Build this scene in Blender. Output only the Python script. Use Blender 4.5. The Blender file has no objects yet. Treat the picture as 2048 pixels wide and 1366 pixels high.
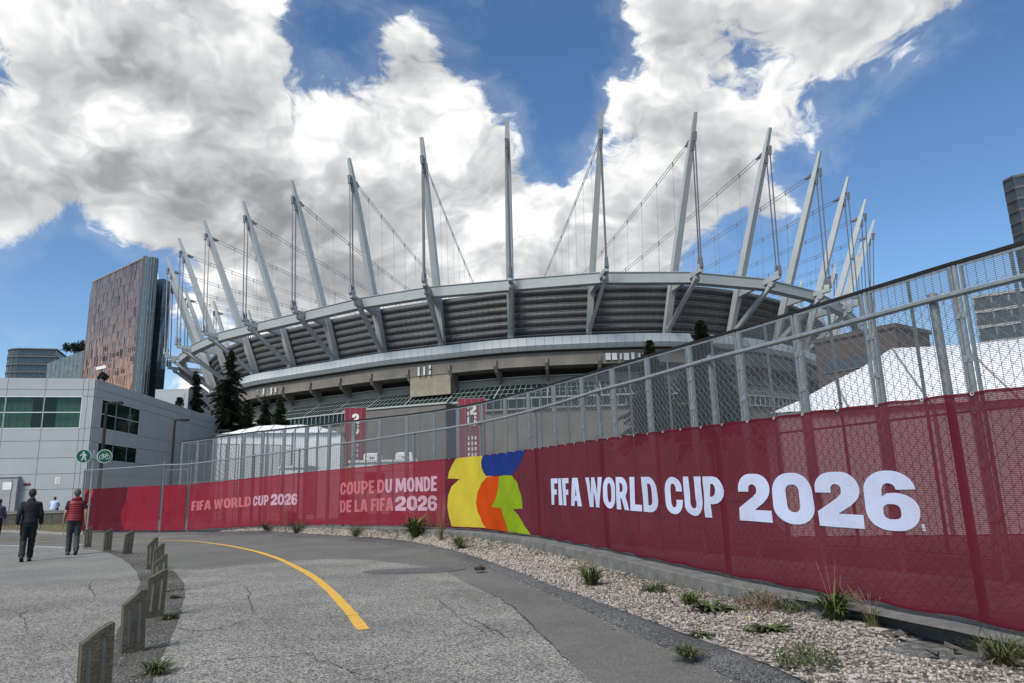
import bpy, bmesh, math, random
import numpy as np
from mathutils import Vector, Matrix
from mathutils.geometry import tessellate_polygon

# ------------------------------------------------------------------ camera
FPX, HZ, ROLL, CZ = 1400.0, 983.0, 0.029, 1.4
TH = math.atan((HZ - 683.0) / FPX)
scene = bpy.context.scene
col = scene.collection
cd = bpy.data.cameras.new('camera')
cd.sensor_width = 36.0
cd.lens = 36.0 * FPX / 2048.0
cd.clip_start = 0.1
cd.clip_end = 9000
cam = bpy.data.objects.new('camera', cd)
_r = Vector((1, 0, 0)); _u = Vector((0, -math.sin(TH), math.cos(TH))); _f = Vector((0, math.cos(TH), math.sin(TH)))
_r2 = _r * math.cos(ROLL) - _u * math.sin(ROLL)
_u2 = _r * math.sin(ROLL) + _u * math.cos(ROLL)
_m = Matrix((_r2, _u2, -_f)).transposed().to_4x4()
_m.translation = (0, 0, CZ)
cam.matrix_world = _m
col.objects.link(cam)
scene.camera = cam


def ray(u, v):
    a = (u - 1024) / FPX; b = (683 - v) / FPX
    a0 = a * math.cos(ROLL) + b * math.sin(ROLL); b0 = -a * math.sin(ROLL) + b * math.cos(ROLL)
    return Vector((a0, math.cos(TH) - b0 * math.sin(TH), math.sin(TH) + b0 * math.cos(TH)))


def onz(u, v, z=0.0):
    r = ray(u, v); t = (z - CZ) / r.z
    return Vector((r.x * t, r.y * t, z))


def atd(u, v, d):
    """point on the pixel's ray at horizontal distance d"""
    r = ray(u, v); t = d / math.hypot(r.x, r.y)
    return Vector((r.x * t, r.y * t, CZ + r.z * t))


def slope(u, v):
    r = ray(u, v)
    return r.z / math.hypot(r.x, r.y)


def azim(u, v):
    r = ray(u, v)
    return math.atan2(r.x, r.y)


# ------------------------------------------------------------------ world
SUN_EL, SUN_AZ = math.radians(48), math.radians(212)      # azimuth clockwise from +Y: behind the camera, to its left
sun_dir = Vector((math.sin(SUN_AZ) * math.cos(SUN_EL), math.cos(SUN_AZ) * math.cos(SUN_EL), math.sin(SUN_EL)))
world = bpy.data.worlds.new('World'); scene.world = world
world.use_nodes = True
NT = world.node_tree
for n in list(NT.nodes): NT.nodes.remove(n)


class NB:
    """small helper that wires shader nodes"""
    def __init__(self, tree): self.t = tree
    def n(self, kind, **kw):
        o = self.t.nodes.new(kind)
        for k, v in kw.items(): setattr(o, k, v)
        return o
    def link(self, a, b): self.t.links.new(a, b)
    def setin(self, node, idx, val):
        s = node.inputs[idx]
        if isinstance(val, bpy.types.NodeSocket): self.link(val, s)
        elif val is not None: s.default_value = val
    def math(self, op, a, b=None, c=None, clamp=False):
        o = self.n('ShaderNodeMath', operation=op, use_clamp=clamp)
        for i, x in enumerate((a, b, c)):
            if x is not None: self.setin(o, i, x)
        return o.outputs[0]
    def vmath(self, op, a, b=None, out=0):
        o = self.n('ShaderNodeVectorMath', operation=op)
        self.setin(o, 0, a)
        if b is not None: self.setin(o, 1, b)
        return o.outputs[out]
    def scale(self, a, f):
        o = self.n('ShaderNodeVectorMath', operation='SCALE'); self.setin(o, 0, a); self.setin(o, 3, f)
        return o.outputs[0]
    def noise(self, vec, scale, detail=6, rough=.55, dist=0.0, out=0):
        o = self.n('ShaderNodeTexNoise')
        if vec is not None: self.link(vec, o.inputs['Vector'])
        o.inputs['Scale'].default_value = scale; o.inputs['Detail'].default_value = detail
        o.inputs['Roughness'].default_value = rough; o.inputs['Distortion'].default_value = dist
        return o.outputs[out]
    def voronoi(self, vec, scale, feature='F1', out='Distance', rnd=1.0):
        o = self.n('ShaderNodeTexVoronoi', feature=feature)
        if vec is not None: self.link(vec, o.inputs['Vector'])
        o.inputs['Scale'].default_value = scale; o.inputs['Randomness'].default_value = rnd
        return o.outputs[out]
    def smooth(self, x, a, b, lo=0.0, hi=1.0, kind='SMOOTHSTEP'):
        o = self.n('ShaderNodeMapRange', interpolation_type=kind)
        self.setin(o, 0, x)
        for i, v in enumerate((a, b, lo, hi)): self.setin(o, i + 1, v)
        return o.outputs[0]
    def mix(self, f, a, b, blend='MIX'):
        o = self.n('ShaderNodeMix', data_type='RGBA', blend_type=blend)
        self.setin(o, 0, f); self.setin(o, 6, a); self.setin(o, 7, b)
        return o.outputs[2]
    def ramp(self, x, stops):
        o = self.n('ShaderNodeValToRGB')
        while len(o.color_ramp.elements) < len(stops): o.color_ramp.elements.new(.5)
        for e, (p, c) in zip(o.color_ramp.elements, stops):
            e.position = p; e.color = c if len(c) == 4 else (*c, 1)
        self.link(x, o.inputs[0])
        return o.outputs[0]


W = NB(NT)
tc = W.n('ShaderNodeTexCoord')
D = tc.outputs['Generated']
sky = W.n('ShaderNodeTexSky', sky_type='NISHITA')
sky.sun_disc = False
sky.sun_elevation = SUN_EL
sky.sun_rotation = SUN_AZ
sky.altitude = 30; sky.air_density = 1.0; sky.dust_density = 0.0; sky.ozone_density = 3.0
SKYS = 0.098
# cloud cover: broad banks of cumulus with clear lanes, each bank centred on a direction of the sky
banks = [(60, 130, 430, .85), (400, 90, 330, .85), (250, 380, 300, .8), (520, 320, 330, .85), (820, 330, 270, .85), (330, 250, 300, .4),
         (940, 260, 150, .5), (700, 490, 260, .85), (1000, 480, 170, .8), (1150, 440, 110, .75), (1130, 285, 70, .55),
         (850, 130, 120, .30), (560, 480, 160, .4), (40, 420, 130, .4),
         (1330, 60, 210, .85), (1330, 260, 190, .9), (1500, 170, 260, .9), (1690, 60, 240, .75), (1880, 10, 200, .6), (1280, 420, 140, .7), (1450, 330, 170, .5),
         (1570, 410, 80, .5), (1290, 520, 90, .6), (1660, 270, 90, .3), (80, 660, 100, .3), (250, 640, 70, .2),
         (690, 60, 120, -.75), (1090, 90, 130, -.9), (1125, 210, 90, -.5), (980, 20, 170, -.7), (150, 590, 200, -.9), (40, 540, 150, -.9), (860, 10, 90, -.3),
         (1930, 400, 330, -1.3), (2000, 170, 170, -.8), (1740, 470, 190, -.7), (1090, 350, 60, -.45), (1450, 450, 70, -.5), (1600, 560, 150, -.5), (1185, 330, 60, -.4), (460, 415, 70, -.45),
         (560, 560, 190, .9), (780, 580, 220, 1.0), (950, 570, 160, .9), (1100, 530, 120, .8), (1270, 560, 110, .6), (880, 150, 150, .25), (1000, 130, 70, .35), (1040, 400, 90, .3), (380, 600, 90, .5), (1105, 270, 85, -.9), (1110, 170, 110, -.6), (1085, 60, 110, -.4), (1460, 500, 80, -.6)]
cov = None
for (u, v, r, w) in banks:
    c = ray(u, v).normalized()
    dist = W.vmath('DISTANCE', D, tuple(c), out=1)
    g = W.smooth(dist, r / FPX * 1.05, 0.0, 0.0, w)
    cov = g if cov is None else W.math('ADD', cov, g)
P = W.vmath('MULTIPLY', D, (1.0, 1.0, 1.35))
low = W.noise(P, 2.1, 2, .5)
cov = W.math('ADD', cov, W.math('MULTIPLY_ADD', low, 1.2, -.70))


def puffs(vec, detail):
    """cumulus relief: broad billows carrying finer ones"""
    a = W.noise(vec, 4.6, detail, .62, .25)
    c = W.voronoi(vec, 11.0)
    return W.math('ADD', W.math('MULTIPLY', W.math('SUBTRACT', a, .5), 6.0), W.math('MULTIPLY', W.math('SUBTRACT', .45, c), .55))


jit = W.scale(W.vmath('SUBTRACT', W.noise(P, 16.0, 2, .5, out=1), (.5, .5, .5)), .07)
PW_ = W.vmath('ADD', P, jit)
n1 = puffs(PW_, 8)
n2 = puffs(W.vmath('ADD', PW_, (-.018, -.004, .036)), 4)
big2 = W.noise(W.vmath('ADD', P, (.3, .1, .07)), 2.8, 4, .55, .2)
dens = W.math('ADD', n1, cov)
alpha = W.smooth(dens, -.04, .50)
wisp = W.math('MULTIPLY', W.smooth(dens, -.9, .15), .12)
alpha = W.math('MAXIMUM', alpha, wisp)
lit = W.math('MULTIPLY', W.math('SUBTRACT', n1, n2), .42)
thick = W.smooth(dens, .25, 2.0)
grey = W.math('MULTIPLY', thick, W.smooth(big2, .36, .66))
val = W.math('ADD', W.math('SUBTRACT', .82, W.math('MULTIPLY', grey, .48)), lit)
val = W.math('MINIMUM', W.math('MAXIMUM', val, .12), 1.0)
ccol = W.ramp(val, [(0, (.17, .178, .188)), (.35, (.265, .276, .287)), (.7, (.47, .48, .487)), (1, (.76, .76, .752))])
hsv = W.n('ShaderNodeHueSaturation'); hsv.inputs['Saturation'].default_value = 1.14; hsv.inputs['Value'].default_value = SKYS
W.link(sky.outputs[0], hsv.inputs['Color']); skyc = hsv.outputs[0]
world.cycles.sampling_method = 'MANUAL'; world.cycles.sample_map_resolution = 256
sepD = W.n('ShaderNodeSeparateXYZ'); W.link(D, sepD.inputs[0])
final = W.mix(alpha, skyc, ccol)
bg = W.n('ShaderNodeBackground'); W.link(final, bg.inputs[0]); bg.inputs[1].default_value = 1.0
wo = W.n('ShaderNodeOutputWorld'); W.link(bg.outputs[0], wo.inputs[0])

sl = bpy.data.lights.new('sun', 'SUN'); sl.energy = 2.9; sl.angle = math.radians(20); sl.color = (1, .95, .87)
so = bpy.data.objects.new('sun', sl); col.objects.link(so)
so.rotation_euler = sun_dir.to_track_quat('Z', 'Y').to_euler()
scene.view_settings.view_transform = 'Standard'
scene.view_settings.look = 'None'
scene.view_settings.exposure = 0.55
scene.view_settings.gamma = 1.0
scene.view_settings.use_curve_mapping = False
scene.cycles.max_bounces = 6
scene.cycles.transparent_max_bounces = 24
scene.cycles.caustics_reflective = False
scene.cycles.caustics_refractive = False
scene.cycles.use_denoising = True


# ------------------------------------------------------------------ mesh helpers
class MB:
    def __init__(self): self.v = []; self.f = []; self.m = []
    def add(self, vs, fs, mi=0):
        o = len(self.v); self.v += [tuple(x) for x in vs]
        self.f += [tuple(i + o for i in f) for f in fs]; self.m += [mi] * len(fs)
        return self
    def box(self, x0, y0, z0, x1, y1, z1, mi=0):
        v = [(x0, y0, z0), (x1, y0, z0), (x1, y1, z0), (x0, y1, z0), (x0, y0, z1), (x1, y0, z1), (x1, y1, z1), (x0, y1, z1)]
        return self.add(v, [(0, 3, 2, 1), (4, 5, 6, 7), (0, 1, 5, 4), (1, 2, 6, 5), (2, 3, 7, 6), (3, 0, 4, 7)], mi)
    def beam(self, p0, p1, w, h, up=(0, 0, 1), w1=None, h1=None, ends=True, mi=0):
        p0 = Vector(p0); p1 = Vector(p1); d = (p1 - p0).normalized(); up = Vector(up)
        s = d.cross(up)
        if s.length < 1e-6: s = d.cross(Vector((0, 1, 0)))
        s.normalize(); t = s.cross(d)
        w1 = w if w1 is None else w1; h1 = h if h1 is None else h1
        vs = [p0 + s * (a * w / 2) + t * (b * h / 2) for a, b in ((-1, -1), (1, -1), (1, 1), (-1, 1))]
        vs += [p1 + s * (a * w1 / 2) + t * (b * h1 / 2) for a, b in ((-1, -1), (1, -1), (1, 1), (-1, 1))]
        fs = [(0, 1, 5, 4), (1, 2, 6, 5), (2, 3, 7, 6), (3, 0, 4, 7)]
        if ends: fs += [(3, 2, 1, 0), (4, 5, 6, 7)]
        return self.add(vs, fs, mi)
    def tube(self, pts, r, n=8, cap=True, mi=0):
        pts = [Vector(p) for p in pts]; k = len(pts)
        rr = [r] * k if isinstance(r, (int, float)) else list(r)
        base = len(self.v); fs = []
        ref = None
        for i, p in enumerate(pts):
            d = (pts[min(i + 1, k - 1)] - pts[max(i - 1, 0)]).normalized()
            if ref is None:
                ref = Vector((0, 0, 1)) if abs(d.z) < .9 else Vector((1, 0, 0))
            a = d.cross(ref).normalized(); b = a.cross(d).normalized(); ref = b
            for j in range(n):
                t = 2 * math.pi * (j + .5) / n
                q = rr[i]
                if isinstance(q, (int, float)): q = (q, q)
                self.v.append(tuple(p + a * (math.cos(t) * q[0]) + b * (math.sin(t) * q[1])))
        for i in range(k - 1):
            for j in range(n):
                a0 = base + i * n + j; a1 = base + i * n + (j + 1) % n
                fs.append((a0, a1, a1 + n, a0 + n))
        if cap:
            fs.append(tuple(base + j for j in reversed(range(n)))); fs.append(tuple(base + (k - 1) * n + j for j in range(n)))
        self.f += fs; self.m += [mi] * len(fs)
        return self
    def rings(self, rings, cap=True, mi=0, closed=True):
        """loft a list of equal-length point rings"""
        n = len(rings[0]); base = len(self.v)
        for r in rings: self.v += [tuple(p) for p in r]
        fs = []
        for i in range(len(rings) - 1):
            for j in range(n if closed else n - 1):
                a = base + i * n + j; b = base + i * n + (j + 1) % n
                fs.append((a, b, b + n, a + n))
        if cap and closed:
            fs.append(tuple(base + j for j in reversed(range(n)))); fs.append(tuple(base + (len(rings) - 1) * n + j for j in range(n)))
        self.f += fs; self.m += [mi] * len(fs)
        return self
    def prism(self, poly, fn, d0, d1, holes=(), mi=0):
        """2-D polygon with holes, mapped by fn(x, y, depth), extruded from d0 to d1"""
        loops = [poly] + list(holes); flat = [p for l in loops for p in l]
        tri = tessellate_polygon([[Vector((p[0], p[1], 0)) for p in l] for l in loops])
        N = len(flat)
        vs = [fn(p[0], p[1], d0) for p in flat] + [fn(p[0], p[1], d1) for p in flat]
        fs = [tuple(t) for t in tri] + [tuple(i + N for i in reversed(t)) for t in tri]
        o = 0
        for l in loops:
            k = len(l)
            fs += [(o + i, o + (i + 1) % k, o + (i + 1) % k + N, o + i + N) for i in range(k)]
            o += k
        return self.add(vs, fs, mi)
    def mesh(self, name, mats=(), smooth=False):
        me = bpy.data.meshes.new(name)
        me.from_pydata(self.v, [], self.f)
        mats = mats if isinstance(mats, (list, tuple)) else [mats]
        for m in mats: me.materials.append(m)
        if len(mats) > 1: me.polygons.foreach_set('material_index', self.m)
        if smooth: me.polygons.foreach_set('use_smooth', [True] * len(me.polygons))
        me.update()
        return me
    def build(self, name, mats, parent=None, smooth=False, fix=True):
        me = self.mesh(name, mats, smooth)
        if fix:
            bm = bmesh.new(); bm.from_mesh(me); bmesh.ops.recalc_face_normals(bm, faces=bm.faces); bm.to_mesh(me); bm.free()
        return link(name, me, parent)


def link(name, me, parent=None, local=False):
    o = bpy.data.objects.new(name, me); col.objects.link(o)
    if parent is not None:
        o.parent = parent
        if not local and parent.type == 'EMPTY': o.matrix_parent_inverse = parent.matrix_basis.inverted()
    return o


def npmesh(name, V, Fq, mat, smooth=False):
    """fast mesh from numpy arrays, all faces with the same corner count"""
    me = bpy.data.meshes.new(name); k = Fq.shape[1]
    me.vertices.add(len(V)); me.vertices.foreach_set('co', V.astype(np.float32).ravel())
    me.loops.add(Fq.size); me.loops.foreach_set('vertex_index', Fq.astype(np.int32).ravel())
    me.polygons.add(len(Fq)); me.polygons.foreach_set('loop_start', np.arange(0, Fq.size, k, dtype=np.int32))
    me.polygons.foreach_set('loop_total', np.full(len(Fq), k, dtype=np.int32))
    if smooth: me.polygons.foreach_set('use_smooth', np.ones(len(Fq), dtype=bool))
    me.materials.append(mat); me.update(calc_edges=True); me.validate()
    return me


def thing(name, label, cat, loc=(0, 0, 0), group=None, rz=0.0):
    o = bpy.data.objects.new(name, None); col.objects.link(o); o.empty_display_size = .3
    o.matrix_basis = Matrix.Translation(loc) @ Matrix.Rotation(rz, 4, 'Z')
    return tag(o, label, cat, group)


def tag(o, label, cat, group=None):
    o['label'] = label; o['category'] = cat
    if group: o['group'] = group
    return o


def struct(o, label=None):
    o['kind'] = 'structure'
    if label: o['label'] = label
    return o


def stuff(o): o['kind'] = 'stuff'; return o


def copy_tree(o, parent=None):
    c = o.copy(); col.objects.link(c)
    if parent is not None: c.parent = parent
    for ch in list(o.children): copy_tree(ch, c)
    return c


def smooth_obj(o):
    o.data.polygons.foreach_set('use_smooth', [True] * len(o.data.polygons)); return o


# ------------------------------------------------------------------ materials
def M(name, c, rough=.7, metal=0.0, var=.12, scale=3.0, bump=0.0, bscale=60.0, spec=.5, coord='Object', streak=0.0, detail=6):
    m = bpy.data.materials.new(name); m.use_nodes = True
    t = NB(m.node_tree); b = m.node_tree.nodes['Principled BSDF']
    b.inputs['Roughness'].default_value = rough; b.inputs['Metallic'].default_value = metal
    b.inputs['Specular IOR Level'].default_value = spec
    x = t.n('ShaderNodeTexCoord').outputs[coord]
    nz = t.noise(x, scale, detail, .6)
    lo = [max(0, k * (1 - var)) for k in c]; hi = [min(1, k * (1 + var)) for k in c]
    cc = t.ramp(nz, [(.28, lo), (.72, hi)])
    if streak:
        sx = t.vmath('MULTIPLY', x, (1, 1, .06))
        s = t.noise(sx, 9.0, 5, .65)
        cc = t.mix(t.math('MULTIPLY', t.smooth(s, .48, .75), streak), cc, tuple(k * .45 for k in c) + (1,))
    t.link(cc, b.inputs['Base Color'])
    rr = t.math('MULTIPLY_ADD', t.noise(x, scale * 2.3, 4, .6), .25, rough - .12)
    t.link(rr, b.inputs['Roughness'])
    if bump:
        bn = t.n('ShaderNodeBump'); bn.inputs['Strength'].default_value = bump; bn.inputs['Distance'].default_value = .02
        t.link(t.noise(x, bscale, 5, .6), bn.inputs['Height']); t.link(bn.outputs[0], b.inputs['Normal'])
    return m


def asphalt(name, dark, mid, light, scale, speck, patch=.2, bump=.6, stops=(.34, .5, .66)):
    m = bpy.data.materials.new(name); m.use_nodes = True
    t = NB(m.node_tree); b = m.node_tree.nodes['Principled BSDF']
    x = t.n('ShaderNodeTexCoord').outputs['Object']
    a = t.noise(x, scale, 3, .6)
    v = t.voronoi(x, scale * .8, out='Color')
    sv = t.n('ShaderNodeSeparateColor'); t.link(v, sv.inputs[0])
    mixv = t.math('ADD', t.math('MULTIPLY', a, 1 - speck), t.math('MULTIPLY', sv.outputs[0], speck))
    c = t.ramp(mixv, [(stops[0], dark), (stops[1], mid), (stops[2], light)])
    p = t.noise(x, .55, 5, .6); p2 = t.noise(x, 3.1, 4, .6)
    k = t.math('ADD', t.smooth(p, .3, .72, 1 - patch, 1 + patch * .5), t.math('MULTIPLY_ADD', p2, .24, -.12))
    k = t.math('MULTIPLY', k, t.smooth(t.noise(x, 1.3, 6, .7, .6), .56, .74, 1.0, 1 - patch * .9))
    o = t.n('ShaderNodeMix', data_type='RGBA', blend_type='MULTIPLY'); o.inputs[0].default_value = 1
    t.link(c, o.inputs[6]); kk = t.n('ShaderNodeCombineColor')
    for i in range(3): t.link(k, kk.inputs[i])
    t.link(kk.outputs[0], o.inputs[7]); t.link(o.outputs[2], b.inputs['Base Color'])
    b.inputs['Roughness'].default_value = .88; b.inputs['Specular IOR Level'].default_value = .25
    bn = t.n('ShaderNodeBump'); bn.inputs['Strength'].default_value = bump; bn.inputs['Distance'].default_value = .006
    t.link(mixv, bn.inputs['Height']); t.link(bn.outputs[0], b.inputs['Normal'])
    return m


def scrim(name, c, see, trans=.25):
    """perforated printed banner cloth: mostly diffuse, partly see-through, partly translucent"""
    m = bpy.data.materials.new(name); m.use_nodes = True
    t = NB(m.node_tree); nt = m.node_tree
    for n in list(nt.nodes): nt.nodes.remove(n)
    x = t.n('ShaderNodeTexCoord').outputs['Object']
    nz = t.noise(x, 1.4, 5, .6)
    cc = t.ramp(nz, [(.3, [k * .9 for k in c]), (.7, [min(1, k * 1.1) for k in c])])
    d = t.n('ShaderNodeBsdfDiffuse'); tr = t.n('ShaderNodeBsdfTranslucent'); tp = t.n('ShaderNodeBsdfTransparent')
    t.link(cc, d.inputs[0]); t.link(cc, tr.inputs[0])
    m1 = t.n('ShaderNodeMixShader'); m1.inputs[0].default_value = trans; t.link(d.outputs[0], m1.inputs[1]); t.link(tr.outputs[0], m1.inputs[2])
    m2 = t.n('ShaderNodeMixShader'); m2.inputs[0].default_value = see; t.link(m1.outputs[0], m2.inputs[1]); t.link(tp.outputs[0], m2.inputs[2])
    o = t.n('ShaderNodeOutputMaterial'); t.link(m2.outputs[0], o.inputs[0])
    return m


def leafmat(name, c, c2):
    m = bpy.data.materials.new(name); m.use_nodes = True
    t = NB(m.node_tree); b = m.node_tree.nodes['Principled BSDF']
    g = t.n('ShaderNodeNewGeometry')
    cc = t.mix(g.outputs['Random Per Island'], (*c, 1), (*c2, 1)); t.link(cc, b.inputs['Base Color'])
    b.inputs['Roughness'].default_value = .65; b.inputs['Specular IOR Level'].default_value = .3
    return m


def glass(name, tint, rough=.08, see=.0, spec=.9, through=None):
    m = bpy.data.materials.new(name); m.use_nodes = True
    t = NB(m.node_tree); nt = m.node_tree; b = nt.nodes['Principled BSDF']
    x = t.n('ShaderNodeTexCoord').outputs['Object']
    nz = t.noise(x, .7, 3, .5)
    t.link(t.ramp(nz, [(.3, [k * .75 for k in tint]), (.7, [min(1, k * 1.25) for k in tint])]), b.inputs['Base Color'])
    b.inputs['Roughness'].default_value = rough; b.inputs['Specular IOR Level'].default_value = spec
    bn = t.n('ShaderNodeBump'); bn.inputs['Strength'].default_value = .06; bn.inputs['Distance'].default_value = .1
    t.link(t.noise(x, .9, 2, .5), bn.inputs['Height']); t.link(bn.outputs[0], b.inputs['Normal'])
    if see:
        tp = t.n('ShaderNodeBsdfTransparent'); tp.inputs[0].default_value = (*(through or [min(1, .35 + k * 2) for k in tint]), 1)
        mx = t.n('ShaderNodeMixShader'); mx.inputs[0].default_value = see
        t.link(b.outputs[0], mx.inputs[1]); t.link(tp.outputs[0], mx.inputs[2])
        t.link(mx.outputs[0], nt.nodes['Material Output'].inputs[0])
    return m


mt = {}
mt['steel'] = M('painted_steel', (.37, .395, .40), .45, 0, .08, .6, streak=.12)
mt['steel_ring'] = M('ring_steel', (.31, .335, .34), .5, 0, .08, .5, streak=.15)
mt['cable'] = M('cable_steel', (.16, .165, .175), .4, .5, .1, 2)
mt['skin'] = M('facade_cushion', (.092, .096, .10), .5, 0, .3, .12, spec=.35)
mt['skin_flat'] = M('facade_flat', (.13, .13, .13), .6, 0, .2, .4)
mt['rail'] = M('facade_rail', (.28, .29, .30), .5)
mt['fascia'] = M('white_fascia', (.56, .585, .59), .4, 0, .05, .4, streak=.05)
mt['fascia_shade'] = M('shaded_fascia', (.40, .43, .44), .45, 0, .06, .4)  # darker copy of the white fascia, shade of the lower tier put into the colour
mt['conc'] = M('brown_concrete', (.175, .16, .14), .9, 0, .22, .25, streak=.3, bump=.3, bscale=3)
mt['conc2'] = M('stained_concrete', (.24, .215, .165), .9, 0, .25, .35, streak=.35, bump=.3, bscale=3)
mt['concl'] = M('light_concrete', (.25, .245, .225), .85, 0, .15, .5, streak=.2)
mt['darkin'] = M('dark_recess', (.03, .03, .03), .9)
mt['gglass'] = glass('green_glass', (.006, .018, .016), .12, spec=.25)
mt['mullion'] = M('mullion_white', (.33, .35, .33), .5)
mt['galv'] = M('galvanised', (.25, .272, .282), .42, .35, .2, 14, spec=.5)
mt['galvd'] = M('galvanised_dark', (.17, .185, .195), .45, .3, .2, 9)
mt['wire'] = M('fence_wire', (.19, .205, .215), .5, .3, .15, 20)
mt['wmesh'] = M('mesh_wire', (.12, .132, .14), .5, .3, .12, 20)
mt['black'] = M('black_rail', (.022, .021, .021), .6, 0, .2, 6, spec=.15)
mt['paintw'] = M('white_paint', (.72, .72, .70), .7, 0, .15, 6)
mt['footing'] = M('footing_concrete', (.15, .15, .142), .95, 0, .35, 5, bump=.9, bscale=70, streak=.25)
mt['rubble'] = M('broken_concrete', (.11, .105, .095), .95, 0, .4, 9, bump=1, bscale=40)
mt['wood'] = M('weathered_wood', (.082, .073, .052), .85, 0, .4, 5, bump=.7, bscale=45, streak=.75)
mt['wood_groove'] = M('wood_groove', (.27, .265, .215), .85, 0, .25, 12, streak=.2)
mt['clad'] = M('grey_cladding', (.35, .37, .385), .42, .0, .05, .8, streak=.08)
mt['clad2'] = M('joint_dark', (.13, .135, .14), .8)
mt['tent'] = M('tent_fabric', (.80, .81, .82), .6, 0, .04, .8)
mt['copper'] = None
mt['copper'] = M('copper_panel', (.70, .345, .21), .18, 1.0, .14, .12, streak=.15)
mt['asph_dark'] = asphalt('asphalt_smooth', (.082, .081, .074), (.134, .132, .121), (.20, .197, .18), 140, .35, .18, .35)
mt['asph_light'] = asphalt('asphalt_aggregate', (.058, .057, .050), (.200, .196, .178), (.41, .40, .355), 95, .5, .26, .9, (.30, .5, .72))
mt['asph_left'] = asphalt('asphalt_grey', (.104, .103, .096), (.182, .18, .166), (.30, .297, .272), 120, .45, .18, .6)
mt['asph_kerb'] = asphalt('asphalt_kerb', (.035, .035, .036), (.085, .085, .085), (.20, .2, .195), 130, .5, .3, 1.0)
mt['patch'] = asphalt('asphalt_patch', (.07, .07, .07), (.115, .115, .113), (.17, .17, .165), 60, .4, .2, .4)
mt['dirt'] = asphalt('dirt_strip', (.035, .034, .031), (.075, .072, .065), (.19, .185, .17), 120, .5, .45, 1.0)
mt['ground'] = asphalt('ground_grey', (.09, .09, .085), (.14, .14, .135), (.2, .2, .19), 20, .4, .3, .3)
mt['bed'] = asphalt('gravel_bed', (.07, .062, .052), (.20, .18, .155), (.42, .39, .36), 26, .6, .35, 1.0)
mt['crack'] = M('crack_dark', (.03, .03, .029), .95)
mt['yellow'] = M('yellow_paint', (.62, .36, .05), .7, 0, .14, 7, bump=.35, bscale=120)
mt['yellow_old'] = M('worn_yellow_paint', (.30, .235, .13), .8, 0, .2, 7)
mt['white_road'] = M('worn_white_paint', (.50, .50, .48), .8, 0, .25, 6)
mt['stone'] = leafmat('gravel_stone', (.105, .085, .07), (.44, .39, .34))
mt['drygrass'] = leafmat('dry_grass', (.20, .165, .09), (.12, .12, .05))
mt['leaf'] = leafmat('weed_leaf', (.05, .075, .022), (.12, .15, .045))
mt['leafdark'] = leafmat('weed_leaf_dark', (.035, .05, .02), (.085, .10, .035))
mt['seed'] = leafmat('seed_stalk', (.17, .10, .07), (.24, .18, .12))
mt['flower'] = M('yellow_petal', (.75, .55, .03), .6)
mt['maroon'] = scrim('maroon_scrim', (.150, .017, .032), .145, .25)
mt['crimson'] = scrim('crimson_scrim', (.27, .028, .050), .13, .25)
mt['crimson2'] = scrim('bright_crimson_scrim', (.255, .024, .044), .06, .2)
mt['maroon2'] = scrim('dark_maroon_scrim', (.10, .014, .024), .05, .15)
mt['b_yellow'] = scrim('yellow_scrim', (.62, .52, .055), .07, .2)
mt['b_blue'] = scrim('blue_scrim', (.018, .045, .22), .10, .2)
mt['b_orange'] = scrim('orange_scrim', (.60, .075, .012), .06, .2)
mt['b_green'] = scrim('green_scrim', (.27, .40, .02), .07, .2)
mt['t_white'] = scrim('white_print', (.60, .66, .86), .05, .15)
mt['t_pink'] = scrim('pink_print', (.55, .17, .20), .08, .2)
mt['t_pale'] = scrim('pale_print', (.60, .38, .46), .07, .2)
rng = random.Random(7)

# ------------------------------------------------------------------ ground sheets
struct(MB().add([(-4000, -400, -.02), (4000, -400, -.02), (4000, 7000, -.02), (-4000, 7000, -.02)], [(0, 1, 2, 3)]).build('ground', mt['ground']))


def catmull(pts, n=8):
    out = []
    P_ = [pts[0] * 2 - pts[1]] + list(pts) + [pts[-1] * 2 - pts[-2]]
    for i in range(1, len(P_) - 2):
        a, b, c, d = P_[i - 1], P_[i], P_[i + 1], P_[i + 2]
        for k in range(n):
            t = k / n
            out.append(.5 * ((2 * b) + (c - a) * t + (2 * a - 5 * b + 4 * c - d) * t * t + (3 * b - a - 3 * c + d) * t ** 3))
    out.append(pts[-1].copy())
    return out


def resample(pts, n):
    L = [0]
    for a, b in zip(pts, pts[1:]): L.append(L[-1] + (b - a).length)
    out = []; j = 0
    for i in range(n):
        s = L[-1] * i / (n - 1)
        while j < len(L) - 2 and L[j + 1] < s: j += 1
        t = (s - L[j]) / max(1e-9, L[j + 1] - L[j]); out.append(pts[j].lerp(pts[j + 1], t))
    return out


def polysheet(name, pts, mat, z):
    loop = [Vector((p.x, p.y, 0)) for p in pts]
    tri = tessellate_polygon([loop])
    return struct(MB().add([(p.x, p.y, z) for p in pts], tri).build(name, mat))


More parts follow.
